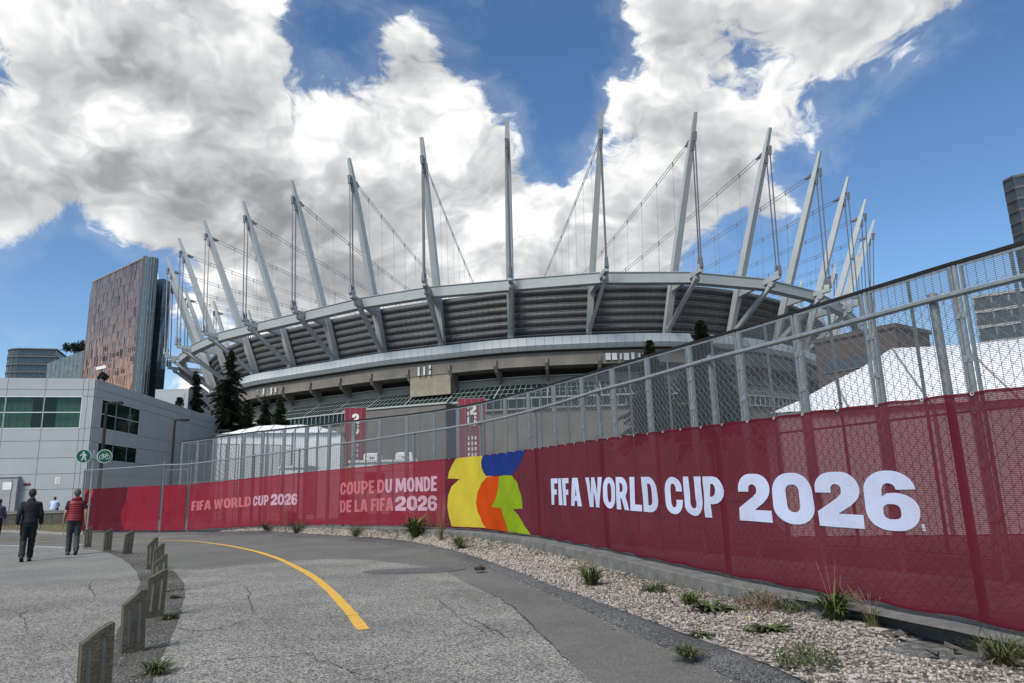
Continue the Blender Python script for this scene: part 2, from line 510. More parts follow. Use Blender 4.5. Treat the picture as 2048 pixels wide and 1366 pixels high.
g = lambda L, z=0: [onz(u, v, z) for u, v in L]
kin = catmull(g([(400, 1072), (505, 1070), (642, 1077.5), (778, 1089), (881, 1108), (960, 1132), (1056, 1168), (1189, 1230), (1275, 1270), (1369, 1312), (1455, 1355), (1640, 1450), (1950, 1640)]), 6)
kout = catmull(g([(430, 1063), (539, 1063.5), (642, 1069.5), (778, 1078), (881, 1095), (960, 1117), (1017, 1137), (1150, 1187), (1290, 1237), (1498, 1311), (1615, 1368), (1800, 1455), (2150, 1640)], .05), 6)
wob = lambda pts, a, f=1.7: [p + Vector((math.sin(p.x * f + p.y * 2.1) * a + rng.uniform(-a, a) * .5, math.cos(p.y * f * 1.3 + p.x) * a + rng.uniform(-a, a) * .5, 0)) for p in pts]
kin = wob(resample(kin, 160), .012); kout = wob(resample(kout, 160), .018)
left_far = [Vector((-60, 0, 0)), Vector((-60, 42, 0)), Vector((-22, 37.5, 0))]
polysheet('road', list(reversed(kin)) + [onz(380, 1064), onz(300, 1066), onz(180, 1066), onz(130, 1070), onz(60, 1066), onz(0, 1060)] + [Vector((-60, 34, 0)), Vector((-60, -3, 0)), Vector((3, -3, 0))], mt['asph_dark'], 0.0)
# pale aggregate asphalt of the main path
la = catmull(g([(345, 1141), (430, 1137), (505, 1129), (600, 1121), (693, 1117), (778, 1125), (874, 1138), (932, 1166), (998, 1196), (1050, 1238), (1111, 1297), (1181, 1366), (1290, 1470), (1480, 1650)]), 5)
dr = catmull(g([(290, 1108), (318, 1120), (336, 1131), (364, 1161), (367, 1182), (364, 1201), (354, 1249), (338, 1290), (322, 1327), (306, 1362), (270, 1440), (190, 1600), (120, 1760)]), 5)
dl = catmull(g([(160, 1097), (180, 1098), (207, 1103), (250, 1123), (274, 1153), (276, 1182), (262, 1220), (240, 1262), (212, 1310), (170, 1366), (100, 1450), (-30, 1600), (-150, 1760)]), 5)
dr = wob(dr, .02, 3); dl = wob(dl, .025, 3); la = wob(la, .01)
i0 = min(range(len(dr)), key=lambda i: abs(dr[i].y - la[0].y))
polysheet('path', la + [Vector((2.5, -2.5, 0))] + [Vector((-2, -2.5, 0))] + list(reversed(dr[i0:])), mt['asph_light'], .004)
ll = wob(catmull(g([(275, 1153), (200, 1160), (100, 1170), (0, 1177), (-120, 1183), (-400, 1190)]), 5), .008)
j0 = min(range(len(dl)), key=lambda i: (dl[i] - ll[0]).length)
polysheet('path', ll + [Vector((-9, -2.5, 0)), Vector((-3, -2.5, 0))] + list(reversed(dl[j0:])), mt['asph_light'], .0045)
lf = g([(-300, 1100), (0, 1092), (100, 1093), (165, 1096)])
polysheet('path', lf + dl[3:j0 + 1] + ll, mt['asph_left'], .0035)
polysheet('dirt_strip', dl + list(reversed(dr)), mt['dirt'], .0085)
ep = [Vector((onz(827, 1142).x + .95 * math.cos(t) * (1 + .1 * math.sin(3 * t)), onz(827, 1142).y + .55 * math.sin(t) * (1 + .12 * math.cos(2 * t)), 0)) for t in np.linspace(0, 2 * math.pi, 28)[:-1]]
polysheet('asphalt_patch', ep, mt['patch'], .0085)

# rolled asphalt kerb
prof = [(0, .003), (.18, .035), (.42, .065), (.7, .068), (.9, .055), (1, .03)]
struct(MB().rings([[Vector((a.lerp(b, t).x, a.lerp(b, t).y, z + rng.uniform(-.002, .002))) for t, z in prof] for a, b in zip(kin, kout)], closed=False, cap=False).build('kerb', mt['asph_kerb'], smooth=True))


def ribbon(name, pts, w, z, mat, jit=0.0, taper=False):
    rows = []
    n = len(pts)
    for i, p in enumerate(pts):
        d = (pts[min(i + 1, n - 1)] - pts[max(i - 1, 0)]); d.z = 0; d.normalize(); s = Vector((d.y, -d.x, 0))
        k = w * .5 * (1 + rng.uniform(-jit, jit))
        if taper: k *= min(1, .25 + 2.5 * min(i, n - 1 - i) / n)
        rows.append([Vector((p.x, p.y, z)) - s * k, Vector((p.x, p.y, z)) + s * k * (1 + rng.uniform(-jit, jit))])
    return struct(MB().rings(rows, cap=False, closed=False).build(name, mat))


yl = catmull(g([(262, 1081.6), (320, 1081.2), (385, 1083), (430, 1088), (471, 1094.5), (510, 1103), (539, 1111.8), (566, 1122), (618, 1149), (655, 1178), (693, 1217.7), (727, 1260.5)]), 6)
ribbon('yellow_line', resample(yl, 90), .135, .0095, mt['yellow'], .06)
ribbon('worn_yellow_line', catmull(g([(258, 1081.6), (154, 1079.8), (80, 1078.5), (0, 1078)]), 5), .11, .0097, mt['yellow_old'], .35)
ribbon('worn_yellow_line', catmull(g([(97, 1084.3), (50, 1082), (0, 1079.8)]), 5), .10, .0099, mt['yellow_old'], .35)
ribbon('white_line', catmull(g([(-80, 1088.5), (0, 1091), (80, 1093.5), (132, 1095), (166, 1095.3)]), 5), .13, .0095, mt['white_road'], .12)
# worn cycle symbols: two thin painted rings seen at a shallow angle
for (u, v, rx, ry) in ((372, 1074, 1.0, .5), (60, 1100, .85, .5), (215, 1088, .9, .42)):
    c = onz(u, v)
    ribbon('cycle_marking', [c + Vector((rx * math.cos(t), ry * math.sin(t) * 1.6, 0)) for t in np.linspace(.4, 2 * math.pi - .5, 40)], .07, .0105, mt['white_road'], .5)

# cracks in the asphalt
def crack(px, w=.012, z=.0115):
    pts = resample(catmull(g(px), 6), 60)
    acc = Vector((0, 0, 0)); out = []
    for p in pts:
        acc = acc * .8 + Vector((rng.uniform(-1, 1), rng.uniform(-1, 1), 0)) * .018
        out.append(p + acc)
    ribbon('crack', out, w, z, mt['crack'], .6, True)
for px in ([(340, 1142), (430, 1138), (505, 1130), (600, 1122), (693, 1117), (780, 1124)], [(500, 1238), (560, 1238), (640, 1236), (745, 1228), (800, 1222)], [(470, 1165), (496, 1180), (503, 1205), (507, 1228), (520, 1240)],
           [(372, 1330), (480, 1318), (600, 1312), (700, 1300)], [(840, 1185), (880, 1205), (925, 1240), (960, 1262), (1000, 1290)], [(932, 1166), (998, 1196), (1050, 1238), (1111, 1297), (1181, 1366)], [(900, 1225), (960, 1245), (1040, 1290)],
           [(0, 1177), (100, 1170), (200, 1160), (270, 1154)], [(183, 1160), (178, 1178), (190, 1195), (205, 1205)], [(20, 1240), (60, 1222), (110, 1215), (160, 1222)], [(620, 1100), (680, 1112), (740, 1108), (800, 1096)],
           [(0, 1215), (40, 1232), (52, 1258), (40, 1285)], [(560, 1290), (700, 1345), (760, 1366)], [(335, 1255), (420, 1262), (500, 1238)]):
    crack(px, rng.uniform(.007, .013))

# ------------------------------------------------------------------ chain-link fence line (plan worked out from its constant height)
FH = 2.85
top_px = [(319.5, 930), (376, 928.6), (499, 913), (585, 901), (640, 893), (765, 876), (886, 857), (972, 843.5), (1000, 837), (1064, 821), (1187.5, 784), (1350, 737), (1400, 724), (1548, 684.6), (1700, 644), (1750, 631), (1873, 597), (2048, 555)]
bot_px = [(313.7, 1060.5), (367, 1060.5), (499, 1052.7), (593, 1049.7), (700, 1049.7), (881, 1052), (900, 1053), (1056, 1067), (1212.5, 1096), (1388, 1135), (1642, 1183.6), (1700, 1193), (1818, 1215.6), (1941, 1238), (2048, 1264)]
ta = [azim(*p) for p in top_px]; ts = [slope(*p) for p in top_px]


def fh_at(u): return FH * (1 + .07 * min(1, max(0, (1000 - u) / 500)))


def fence_point(u):
    v = float(np.interp(u, [p[0] for p in bot_px], [p[1] for p in bot_px]))
    a = azim(u, v); mb = slope(u, v); m_t = float(np.interp(a, ta, ts))
    d = fh_at(u) / (m_t - mb)
    return Vector((d * math.sin(a), d * math.cos(a), CZ + d * mb))


PU = (318, 373, 500, 591, 682, 826, 962, 1075, 1210, 1450, 1960)
posts = [fence_point(u) for u in PU]
for i in range(2): posts.append(posts[-1] + (posts[-1] - posts[-2]).normalized() * 3.4 + Vector((0, 0, -.03)))
# the wing that runs back from the gate
wing = []
for (ub, vb, ut, vt) in ((172, 1061, 151.6, 955.4),):
    a = azim(156, vb); d = 43.5
    wing.append(Vector((d * math.sin(a), d * math.cos(a), .06)))
FL = wing + posts          # fence polyline, left to right
FS = [1.07] + [fh_at(u) / FH for u in PU] + [1.0, 1.0]     # the fence stands a little taller towards the gate
SL = [0.0]
for a, b in zip(FL, FL[1:]): SL.append(SL[-1] + Vector((b.x - a.x, b.y - a.y)).length)
FN = []
for a, b in zip(FL, FL[1:]):
    d = Vector((b.x - a.x, b.y - a.y, 0)).normalized(); FN.append(Vector((d.y, -d.x, 0)))     # towards the path


def fpos(s, h, off=0.0):
    """point on the fence: s metres along it, h above its foot, off towards the path"""
    j = max(0, min(len(SL) - 2, int(np.searchsorted(SL, s)) - 1))
    t = (s - SL[j]) / (SL[j + 1] - SL[j]); p = FL[j].lerp(FL[j + 1], t)
    # blend the normal near posts so that cloth bends instead of breaking
    n = FN[j].copy()
    if t > .85 and j + 1 < len(FN): n = FN[j].lerp(FN[j + 1], (t - .85) / .3).normalized()
    if t < .15 and j > 0: n = FN[j].lerp(FN[j - 1], (.15 - t) / .3).normalized()
    return Vector((p.x, p.y, p.z + h * (FS[j] + (FS[j + 1] - FS[j]) * t))) + n * off


def fence_sh(u, v):
    """pixel -> (s, h) on the fence plane"""
    r = ray(u, v); o = Vector((0, 0, CZ)); best = None
    for j in range(len(FL) - 1):
        a, b = FL[j], FL[j + 1]; n = FN[j]
        den = r.dot(n)
        if abs(den) < 1e-9: continue
        t = (a - o).dot(n) / den
        if t <= 0: continue
        p = o + r * t
        e = Vector((b.x - a.x, b.y - a.y, 0)); k = (p - a).dot(e) / e.length_squared
        if -.001 <= k <= 1.001:
            zz = a.z + (b.z - a.z) * k
            if best is None or t < best[0]: best = (t, SL[j] + k * e.length, (p.z - zz) / (FS[j] + (FS[j + 1] - FS[j]) * k))
    if best is None: raise ValueError((u, v))
    return best[1], best[2]


# concrete footing under the fence, gravel bed in front of it
fw = resample([Vector(p) for p in posts[2:]], 120)
ns = []
for i, p in enumerate(fw):
    d = fw[min(i + 1, 119)] - fw[max(i - 1, 0)]; d.z = 0; d.normalize(); ns.append(Vector((d.y, -d.x, 0)))
rows = []
hole_c = onz(1935, 1262, .0)
for i, (p, n) in enumerate(zip(fw, ns)):
    fade = min(1, i / 40)
    w = .10 + .20 * fade + rng.uniform(-.01, .01)
    zt = p.z - .05
    q = p + n * w
    rows.append([Vector((p.x, p.y, 0)) - n * .18 + Vector((0, 0, -.2)), Vector((p.x, p.y, zt)) - n * .18, Vector((q.x, q.y, zt - .005)), Vector((q.x, q.y, zt - .02)) + n * .012, Vector((q.x, q.y, zt - .30)) + n * .03])
# the undermined stretch: the front face has broken away
def near_hole(i): return 0.0 if abs(i - HI) > 5 else 1.0
hs, hh = fence_sh(1935, 1236)
HI = min(range(120), key=lambda i: (Vector((fw[i].x, fw[i].y)) - Vector((fpos(hs, 0).x, fpos(hs, 0).y))).length)
for i in range(120):
    if abs(i - HI) <= 5:
        k = 1 - abs(i - HI) / 6
        r = rows[i]; n = ns[i]
        dd_ = .27 * min(1, k * 2.4)
        r[3] = r[2] - n * (dd_ * .95) + Vector((0, 0, -.055 - rng.uniform(0, .02)))
        r[4] = r[4] - n * (dd_ + rng.uniform(0, .03))
wall = tag(MB().rings(rows, closed=False, cap=False).build('fence_footing', mt['footing']), 'low grey concrete footing wall running under the fence beside the gravel', 'wall')
ko = resample(kout, 120)
# gravel bed: from kerb to wall front
fwf = [Vector((r[4].x, r[4].y, r[4].z)) for r in rows]
# match by proximity along the run
K = 12
bed_rows = []
ko_t = resample([p for p in kout if p.y < 33.5 and p.y > 3.2], 120)
fw_t = resample([Vector((q.x, q.y, p.z - .05)) for q, p in zip([r[2] for r in rows], fw) if 3.0 < q.y < 33.5], 120)


HOLE = Vector(fpos(hs, 0, .38).xy)
def bed_at(a, t, jit=True):
    p = ko_t[a]; q = fw_t[a]
    lift = max(0.05, q.z - .05 - .15 * min(1, a / 80))
    w = .55 * t + .45 * (t * t * (3 - 2 * t))
    base = p.lerp(q, t)
    dip = .13 * max(0, 1 - (Vector((base.x, base.y)) - HOLE).length / .75) ** .7 if t > .45 else 0
    return Vector((base.x, base.y, .045 + (lift - .045) * w - dip))
for a in range(120):
    bed_rows.append([bed_at(a, t) + Vector((0, 0, rng.uniform(-.012, .012) if 0 < t < 1 else 0)) for t in np.linspace(0, 1.12, K)])
struct(MB().rings(bed_rows, closed=False, cap=False).build('gravel_bed', mt['bed'], smooth=True))
# loose stones as real geometry
NS = 34000
R = np.random.default_rng(3)
octa = np.array([(1, 0, 0), (-1, 0, 0), (0, 1, 0), (0, -1, 0), (0, 0, 1), (0, 0, -1)], float)
octf = np.array([(0, 2, 4), (2, 1, 4), (1, 3, 4), (3, 0, 4), (2, 0, 5), (1, 2, 5), (3, 1, 5), (0, 3, 5)])
cube = np.array([(x, y, z) for x in (-1, 1) for y in (-1, 1) for z in (-1, 1)], float) * .62
BR = np.array([[tuple(p) for p in r] for r in bed_rows])          # 120 x K x 3
aa = 119 * R.beta(1.3, 1.0, NS); tt = R.random(NS) * .98 * (K - 1) / 1.12 + .1
ai = aa.astype(int).clip(0, 118); ti = tt.astype(int).clip(0, K - 2); fa = (aa - ai)[:, None]; ft_ = (tt - ti)[:, None]
C = (BR[ai, ti] * (1 - fa) + BR[ai + 1, ti] * fa) * (1 - ft_) + (BR[ai, ti + 1] * (1 - fa) + BR[ai + 1, ti + 1] * fa) * ft_
# thin out in drifts so that soil shows
keep = (np.sin(C[:, 0] * 2.3 + C[:, 1] * 1.1) + np.sin(C[:, 1] * 2.9) + R.normal(0, .9, NS)) > -1.5
keep &= ~(R.random(NS) < np.clip((tt / (K - 1) - .55) * 2.2, 0, .85))
C = C[keep]; n_ = len(C)
dist = np.hypot(C[:, 0], C[:, 1])
sz = R.uniform(.010, .023, n_) * np.clip(dist / 9, 1, 1.9)


def stones(name, C, sz):
    n_ = len(C)
    V = octa[None] * R.uniform(.6, 1.35, (n_, 6, 1)); V = V + R.normal(0, .16, V.shape)
    V *= sz[:, None, None]; V[:, :, 2] *= .7
    th_ = R.uniform(0, 2 * np.pi, n_); c_, s_ = np.cos(th_)[:, None], np.sin(th_)[:, None]
    X = V[:, :, 0] * c_ - V[:, :, 1] * s_; Y = V[:, :, 0] * s_ + V[:, :, 1] * c_
    V = np.stack([X, Y, V[:, :, 2]], 2) + C[:, None, :] + np.array([0, 0, 1.0]) * (sz * .35)[:, None, None]
    Fs = octf[None] + (np.arange(n_) * 6)[:, None, None]
    return npmesh(name, V.reshape(-1, 3), Fs.reshape(-1, 3), mt['stone'])
gr = link('gravel', stones('gravel', C, sz)); stuff(gr); gr['label'] = 'pale pinkish gravel spread between the kerb and the fence footing'; gr['category'] = 'gravel'
# scattered stones along the kerb foot and round the posts
pts = []
for p in kin:
    for _ in range(5): pts.append((p.x - abs(rng.gauss(0, .07)), p.y + rng.gauss(0, .05), .006))
for p, q in zip(resample(dl, 300), resample(dr, 300)):
    if p.y < 2: continue
    for _ in range(4):
        s = p.lerp(q, rng.random()); pts.append((s.x, s.y, .012))
pts = np.array(pts); sg = link('loose_stones', stones('loose_stones', pts, R.uniform(.004, .012, len(pts)))); stuff(sg); sg['label'] = 'small loose stones strewn along the kerb and round the wooden bollards'; sg['category'] = 'stones'

# rubble in the undermined stretch
hp = fpos(hs, 0); hn = FN[-3]
along = (FL[-3] - FL[-4]).normalized()
for i in range(9):
    c = Vector((hp.x, hp.y, 0)) + hn * rng.uniform(.2, .7) + along * rng.uniform(-.55, .75)
    s = rng.uniform(.025, .075)
    mb = MB()
    vs = []
    for x in (-1, 1):
        for y in (-1, 1):
            for z in (-1, 1): vs.append(Vector((x * s * rng.uniform(.6, 1.1), y * s * rng.uniform(.4, .9), z * s * rng.uniform(.12, .42))))
    rot = Matrix.Rotation(rng.uniform(0, 6), 3, 'Z') @ Matrix.Rotation(rng.uniform(-.5, .5), 3, 'X')
    fs = [(0, 1, 3, 2), (4, 6, 7, 5), (0, 4, 5, 1), (2, 3, 7, 6), (0, 2, 6, 4), (1, 5, 7, 3)]
    mb.add([rot @ v + c + Vector((0, 0, .03 + rng.uniform(-.02, .04))) for v in vs], fs)
    tag(mb.build('concrete_chunk', mt['rubble']), 'jagged grey chunk of broken concrete lying under the undermined footing', 'rubble', 'broken concrete under the footing')
sp = Vector((hp.x, hp.y, 0)) + hn * .36 + along * .42
tag(MB().beam(sp + Vector((0, 0, .02)), sp + Vector((.02, 0, .14)), .08, .03, (0, 1, 0)).build('wooden_stake', M('stake_wood', (.16, .14, .10), .9)), 'short flat wooden stake stuck in the broken footing', 'stake')

# tangled low growth along the foot of the wall
wc = MB(); r3 = random.Random(21)
for _ in range(9000):
    a = min(118, int(119 * r3.random())); t = 1 - abs(r3.gauss(0, .22))
    if t < .1: continue
    c = Vector(BR[a, min(K - 1, max(0, int(t * (K - 1) / 1.12)))])
    if math.sin(c.y * 1.7 + c.x * 2) + math.sin(c.y * .61 + 1.3) < r3.uniform(-.4, 1.1): continue
    c += Vector((r3.gauss(0, .06), r3.gauss(0, .06), r3.uniform(0, .07))); s_ = r3.uniform(.008, .022) * (1 if c.y < 12 else 1.6)
    R_ = Matrix.Rotation(r3.uniform(0, 6), 3, 'Z') @ Matrix.Rotation(r3.uniform(-1.3, 1.3), 3, 'X')
    wc.add([c + R_ @ Vector(v) * s_ for v in ((-.35, 0, 0), (0, -1.5, .1), (.35, 0, 0), (0, 1.5, .1))], [(0, 1, 2, 3)])
wco = wc.build('ground_cover', leafmat('ground_cover_leaf', (.045, .055, .022), (.13, .10, .055)), fix=False); stuff(wco)
wco['label'] = 'low tangled weeds and dead stems along the foot of the footing wall'; wco['category'] = 'ground cover'

# ------------------------------------------------------------------ chain-link fence
fence = thing('chain_link_fence', 'galvanised chain-link fence with round posts carrying the red banners', 'fence', (FL[5].x, FL[5].y, 0))
for j, p in enumerate(FL):
    lean = FN[min(j, len(FN) - 1)] * (.0 if j < 3 else rng.uniform(-.02, .03))
    hh_ = FH * FS[j] + (.12 if j in (1, 2) else .02); rr_ = .045 if j in (1, 2) else .04
    d = (FL[min(j + 1, len(FL) - 1)] - p); d.z = 0; d = d.normalized() if d.length else Vector((1, 0, 0))
    mb = MB().tube([p + Vector((0, 0, -.15)) - FN[min(j, len(FN) - 1)] * .07, p + Vector((0, 0, hh_)) - FN[min(j, len(FN) - 1)] * .06 + lean], rr_, 10)
    tp = p + Vector((0, 0, hh_)) - FN[min(j, len(FN) - 1)] * .06 + lean
    mb.tube([tp - Vector((0, 0, .01)), tp + Vector((0, 0, .045)), tp + Vector((0, 0, .06))], [rr_ * 1.15, rr_ * 1.1, rr_ * .4], 10)
    mb.build('post', mt['galvd'], fence, smooth=False)
for j in range(len(FL) - 1):
    a = FL[j] + Vector((0, 0, FH * FS[j])); b = FL[j + 1] + Vector((0, 0, FH * FS[j + 1]))
    MB().tube([a, a.lerp(b, .5) - Vector((0, 0, .012)), b], .03, 8).build('top_rail', mt['galv'], fence)
    MB().tube([FL[j] + Vector((0, 0, .04)), FL[j + 1] + Vector((0, 0, .04))], .004, 5).build('tension_wire', mt['wire'], fence)
STEP = .118
mbw = []
for j in range(len(FL) - 1):
    L = SL[j + 1] - SL[j]; step = STEP * (1.0 if j > 6 else 1.12); r = .0021 if j > 8 else (.0034 if j > 5 else .0048)
    Ht = FH * (FS[j] + FS[j + 1]) / 2 + .055; H0 = -.015
    n = int((L + Ht) / step) + 1
    for sgn in (1, -1):
        for k in range(-1, n + 1):
            s0 = k * step - (Ht if sgn > 0 else 0)
            # line: s = s0 + sgn-dependent run with height
            pa = (s0, H0) if sgn > 0 else (s0 + 0.0, H0)
            def S(h): return (s0 + (h - H0)) if sgn > 0 else (s0 - (h - H0))
            ha, hb = H0, Ht
            # clip to 0..L
            if sgn > 0:
                ha = max(ha, H0 + (0 - s0)); hb = min(hb, H0 + (L - s0))
            else:
                ha = max(ha, H0 + (s0 - L)); hb = min(hb, H0 + s0)
            if hb - ha < .03: continue
            o = .003 * sgn
            p0 = FL[j].lerp(FL[j + 1], S(ha) / L) + Vector((0, 0, ha)) + FN[j] * o
            p1 = FL[j].lerp(FL[j + 1], S(hb) / L) + Vector((0, 0, hb)) + FN[j] * o
            mbw.append((p0, p1, r))
mb = MB()
for p0, p1, r in mbw: mb.tube([p0, p1], r, 4, cap=False)
cm = mb.build('chain_mesh', mt['wire'], fence, fix=False); stuff(cm)
# gate leaf between the two tall posts
ga, gb = FL[1].lerp(FL[2], .1), FL[1].lerp(FL[2], .9)
gm = MB()
ga = ga - FN[1] * .05; gb = gb - FN[1] * .05
for p in (ga, gb): gm.tube([p + Vector((0, 0, .08)), p + Vector((0, 0, FH - .05))], .025, 8)
for h in (.08, FH * .52, FH - .05): gm.tube([ga + Vector((0, 0, h)), gb + Vector((0, 0, h))], .022, 8)
gm.build('gate_frame', mt['galv'], fence)

# ------------------------------------------------------------------ banners
BH = 1.955


def wrinkle(s, h):
    w = .012 * math.sin(s * 1.9 + 1.3 * math.sin(h * 2.2)) + .007 * math.sin(s * 5.3 + h * 3.1) + .005 * math.sin(s * 11 - h * 7 + math.sin(s * 2))
    w += .010 * math.sin(s * 6.5) * math.exp(-h * 6) + .008 * math.sin(s * 8.8 + 1) * math.exp(-(BH - h) * 5)
    # creases that fan out from tie points
    w += .012 * math.sin(14 * (s - 1.2 * h)) * max(0, math.sin(s * .8 + 2) - .55)
    return w


def banner(name, s0, s1, mat, label, h1=BH, h0=.0, step=.09):
    n = max(2, int((s1 - s0) / step)); k = 22
    rws = []
    for i in range(n + 1):
        s = s0 + (s1 - s0) * i / n
        sag = .012 * abs(math.sin(math.pi * s / .5)); rag = .010 * math.sin(s * 7.3)
        rws.append([fpos(s, h0 + rag + (h1 - sag - h0 - rag) * q / k, .035 + wrinkle(s, h0 + (h1 - h0) * q / k)) for q in range(k + 1)])
    mbb = MB().rings(rws, closed=False, cap=False)
    o = mbb.build(name, mat, smooth=True)
    tag(o, label, 'banner', 'printed banners tied to the chain-link fence')
    # stitched hem along top and bottom
    for hq, nm in ((h1, 'hem'), (h0, 'hem')):
        rws2 = [[fpos(s0 + (s1 - s0) * i / n, (hq - .026 - .012 * abs(math.sin(math.pi * (s0 + (s1 - s0) * i / n) / .5))) if hq == h1 else hq + .012 + .010 * math.sin((s0 + (s1 - s0) * i / n) * 7.3), .0405 + wrinkle(s0 + (s1 - s0) * i / n, hq)),
                 fpos(s0 + (s1 - s0) * i / n, (hq + .001 - .012 * abs(math.sin(math.pi * (s0 + (s1 - s0) * i / n) / .5))) if hq == h1 else hq + .030 + .010 * math.sin((s0 + (s1 - s0) * i / n) * 7.3), .0405 + wrinkle(s0 + (s1 - s0) * i / n, hq))] for i in range(n + 1)]
        MB().rings(rws2, closed=False, cap=False).build('hem', mat, o)
    return o


sx = lambda u, v=1000: fence_sh(u, v)[0]
s_wing0 = .15
b1 = banner('banner', .35, SL[1] * .60, mt['maroon2'], 'plain dark maroon banner hung on the fence wing behind the sign pole')
b2 = banner('banner', SL[1] * .604, SL[1] - .06, mt['crimson2'], 'plain bright crimson banner next to the dark maroon one on the fence wing')
b3 = banner('banner', SL[1] + .12, SL[2] - .12, mt['crimson2'], 'narrow plain crimson banner tied on the gate between two tall posts')
sA = SL[2] + .06; sB = sx(660, 1000); sC = sx(891, 985); sD = SL[-1] - .3
b4 = banner('banner', sA, sB, mt['crimson'], 'crimson banner with one line of pale English lettering next to the gate')
b5 = banner('banner', sB + .03, sC, mt['crimson'], 'crimson banner with two lines of pale French lettering')
b6 = banner('banner', sC + .015, sD, mt['maroon'], 'long maroon banner with large white lettering and a yellow, blue, orange and green emblem')
# the orange tip of print at the end of the wing
MB().prism([(.36, 1.0), (.36, BH - .02), (1.0, BH - .02), (1.02, 1.7), (.8, 1.25)], lambda s, h, d: fpos(s, h, d + wrinkle(s, h)), .040, .042).build('print_orange', mt['b_orange'], b1)
mb = MB(); pts_ = [(SL[1] * .604 - .0, .0)] + [(SL[1] * .604 - .38 * math.sin(math.pi * t) ** 1.0, .02 + 1.35 * t) for t in np.linspace(.02, .98, 16)] + [(SL[1] * .604 + .02, 1.4), (SL[1] * .604 + .02, .02)]
mb.prism(pts_[1:], lambda s, h, d: fpos(s, h, d + wrinkle(s, h)), .040, .042).build('print_curve', mt['crimson2'], b1)

# --- lettering -------------------------------------------------------------
def arc(cx, cy, rx, ry, a0, a1, n=8):
    return [(cx + rx * math.cos(math.radians(a0 + (a1 - a0) * i / n)), cy + ry * math.sin(math.radians(a0 + (a1 - a0) * i / n))) for i in range(n + 1)]
def rr(x0, y0, x1, y1, rx, ry=None):
    ry = ry or rx
    return arc(x1 - rx, y1 - ry, rx, ry, 0, 90) + arc(x0 + rx, y1 - ry, rx, ry, 90, 180) + arc(x0 + rx, y0 + ry, rx, ry, 180, 270) + arc(x1 - rx, y0 + ry, rx, ry, 270, 360)
G = {
    'F': (.42, [(0, 0), (.2, 0), (.2, .39), (.37, .39), (.37, .58), (.2, .58), (.2, .81), (.42, .81), (.42, 1), (0, 1)], []),
    'I': (.2, [(0, 0), (.2, 0), (.2, 1), (0, 1)], []),
    'A': (.6, [(0, 0), (.2, 0), (.235, .19), (.365, .19), (.4, 0), (.6, 0), (.43, 1), (.17, 1)], [[(.265, .36), (.335, .36), (.3, .70)]]),
    'W': (.86, [(0, 1), (.2, 1), (.265, .42), (.345, 1), (.515, 1), (.595, .42), (.66, 1), (.86, 1), (.70, 0), (.51, 0), (.43, .52), (.35, 0), (.16, 0)], []),
    'O': (.58, rr(0, 0, .58, 1, .28, .36), [rr(.2, .19, .38, .81, .085, .2)[::-1]]),
    'R': (.58, [(0, 0), (.2, 0), (.2, .35), (.25, .35), (.36, 0), (.58, 0), (.44, .40)] + arc(.30, .69, .24, .31, -50, 90) + [(0, 1)], [[(.2, .53)] + arc(.26, .68, .09, .14, -90, 90) + [(.2, .82)]]),
    'L': (.43, [(0, 0), (.43, 0), (.43, .19), (.2, .19), (.2, 1), (0, 1)], []),
    'D': (.57, [(0, 0)] + arc(.25, .36, .32, .36, -90, 0) + arc(.25, .64, .32, .36, 0, 90) + [(0, 1)], [[(.2, .19)] + arc(.25, .36, .12, .17, -90, 0) + arc(.25, .64, .12, .17, 0, 90) + [(.2, .81)]]),
    'C': (.55, arc(.28, .66, .27, .34, 0, 180) + arc(.28, .34, .27, .34, 180, 360) + [(.55, .39), (.36, .39)] + arc(.28, .35, .08, .17, 0, -180) + arc(.28, .65, .08, .17, 180, 0) + [(.36, .61), (.55, .61)], []),
    'U': (.57, [(0, 1)] + arc(.285, .33, .285, .33, 180, 360) + [(.57, 1), (.37, 1)] + arc(.285, .33, .085, .14, 0, -180) + [(.2, 1)], []),
    'P': (.55, [(0, 0), (.2, 0), (.2, .33), (.27, .33)] + arc(.27, .665, .28, .335, -90, 90) + [(0, 1)], [[(.2, .51)] + arc(.25, .665, .1, .155, -90, 90) + [(.2, .82)]]),
    'E': (.44, [(0, 0), (.44, 0), (.44, .19), (.2, .19), (.2, .41), (.4, .41), (.4, .59), (.2, .59), (.2, .81), (.44, .81), (.44, 1), (0, 1)], []),
    'M': (.76, [(0, 0), (.19, 0), (.19, .52), (.31, .1), (.45, .1), (.57, .52), (.57, 0), (.76, 0), (.76, 1), (.53, 1), (.38, .52), (.23, 1), (0, 1)], []),
    'N': (.58, [(0, 0), (.19, 0), (.19, .5), (.38, 0), (.58, 0), (.58, 1), (.39, 1), (.39, .5), (.2, 1), (0, 1)], []),
    'T': (.5, [(.15, 0), (.35, 0), (.35, .81), (.5, .81), (.5, 1), (0, 1), (0, .81), (.15, .81)], []),
    '2': (.74, [(.0, .0), (.74, 0), (.74, .24), (.36, .24), (.58, .40)] + arc(.45, .69, .28, .31, -40, 90, 10) + arc(.32, .69, .31, .31, 90, 180, 8) + [(.01, .62), (.27, .62)] + arc(.36, .68, .09, .10, 180, 0, 8) + [(.44, .60), (.36, .52), (.0, .27)], []),
    '0': (.76, rr(0, 0, .76, 1, .34, .36), [rr(.26, .23, .50, .77, .10, .13)[::-1]]),
    '6': (.76, arc(.40, .69, .34, .31, 0, 90, 8) + arc(.34, .66, .34, .34, 90, 180, 8) + arc(.34, .34, .34, .34, 180, 270, 8) + arc(.42, .33, .34, .33, 270, 360, 8) + arc(.44, .36, .32, .27, 0, 90, 8) + [(.34, .62), (.26, .56), (.26, .68)] + arc(.37, .70, .10, .09, 180, 0, 8) + [(.48, .68)], [rr(.26, .19, .50, .44, .09, .09)[::-1]]),
}


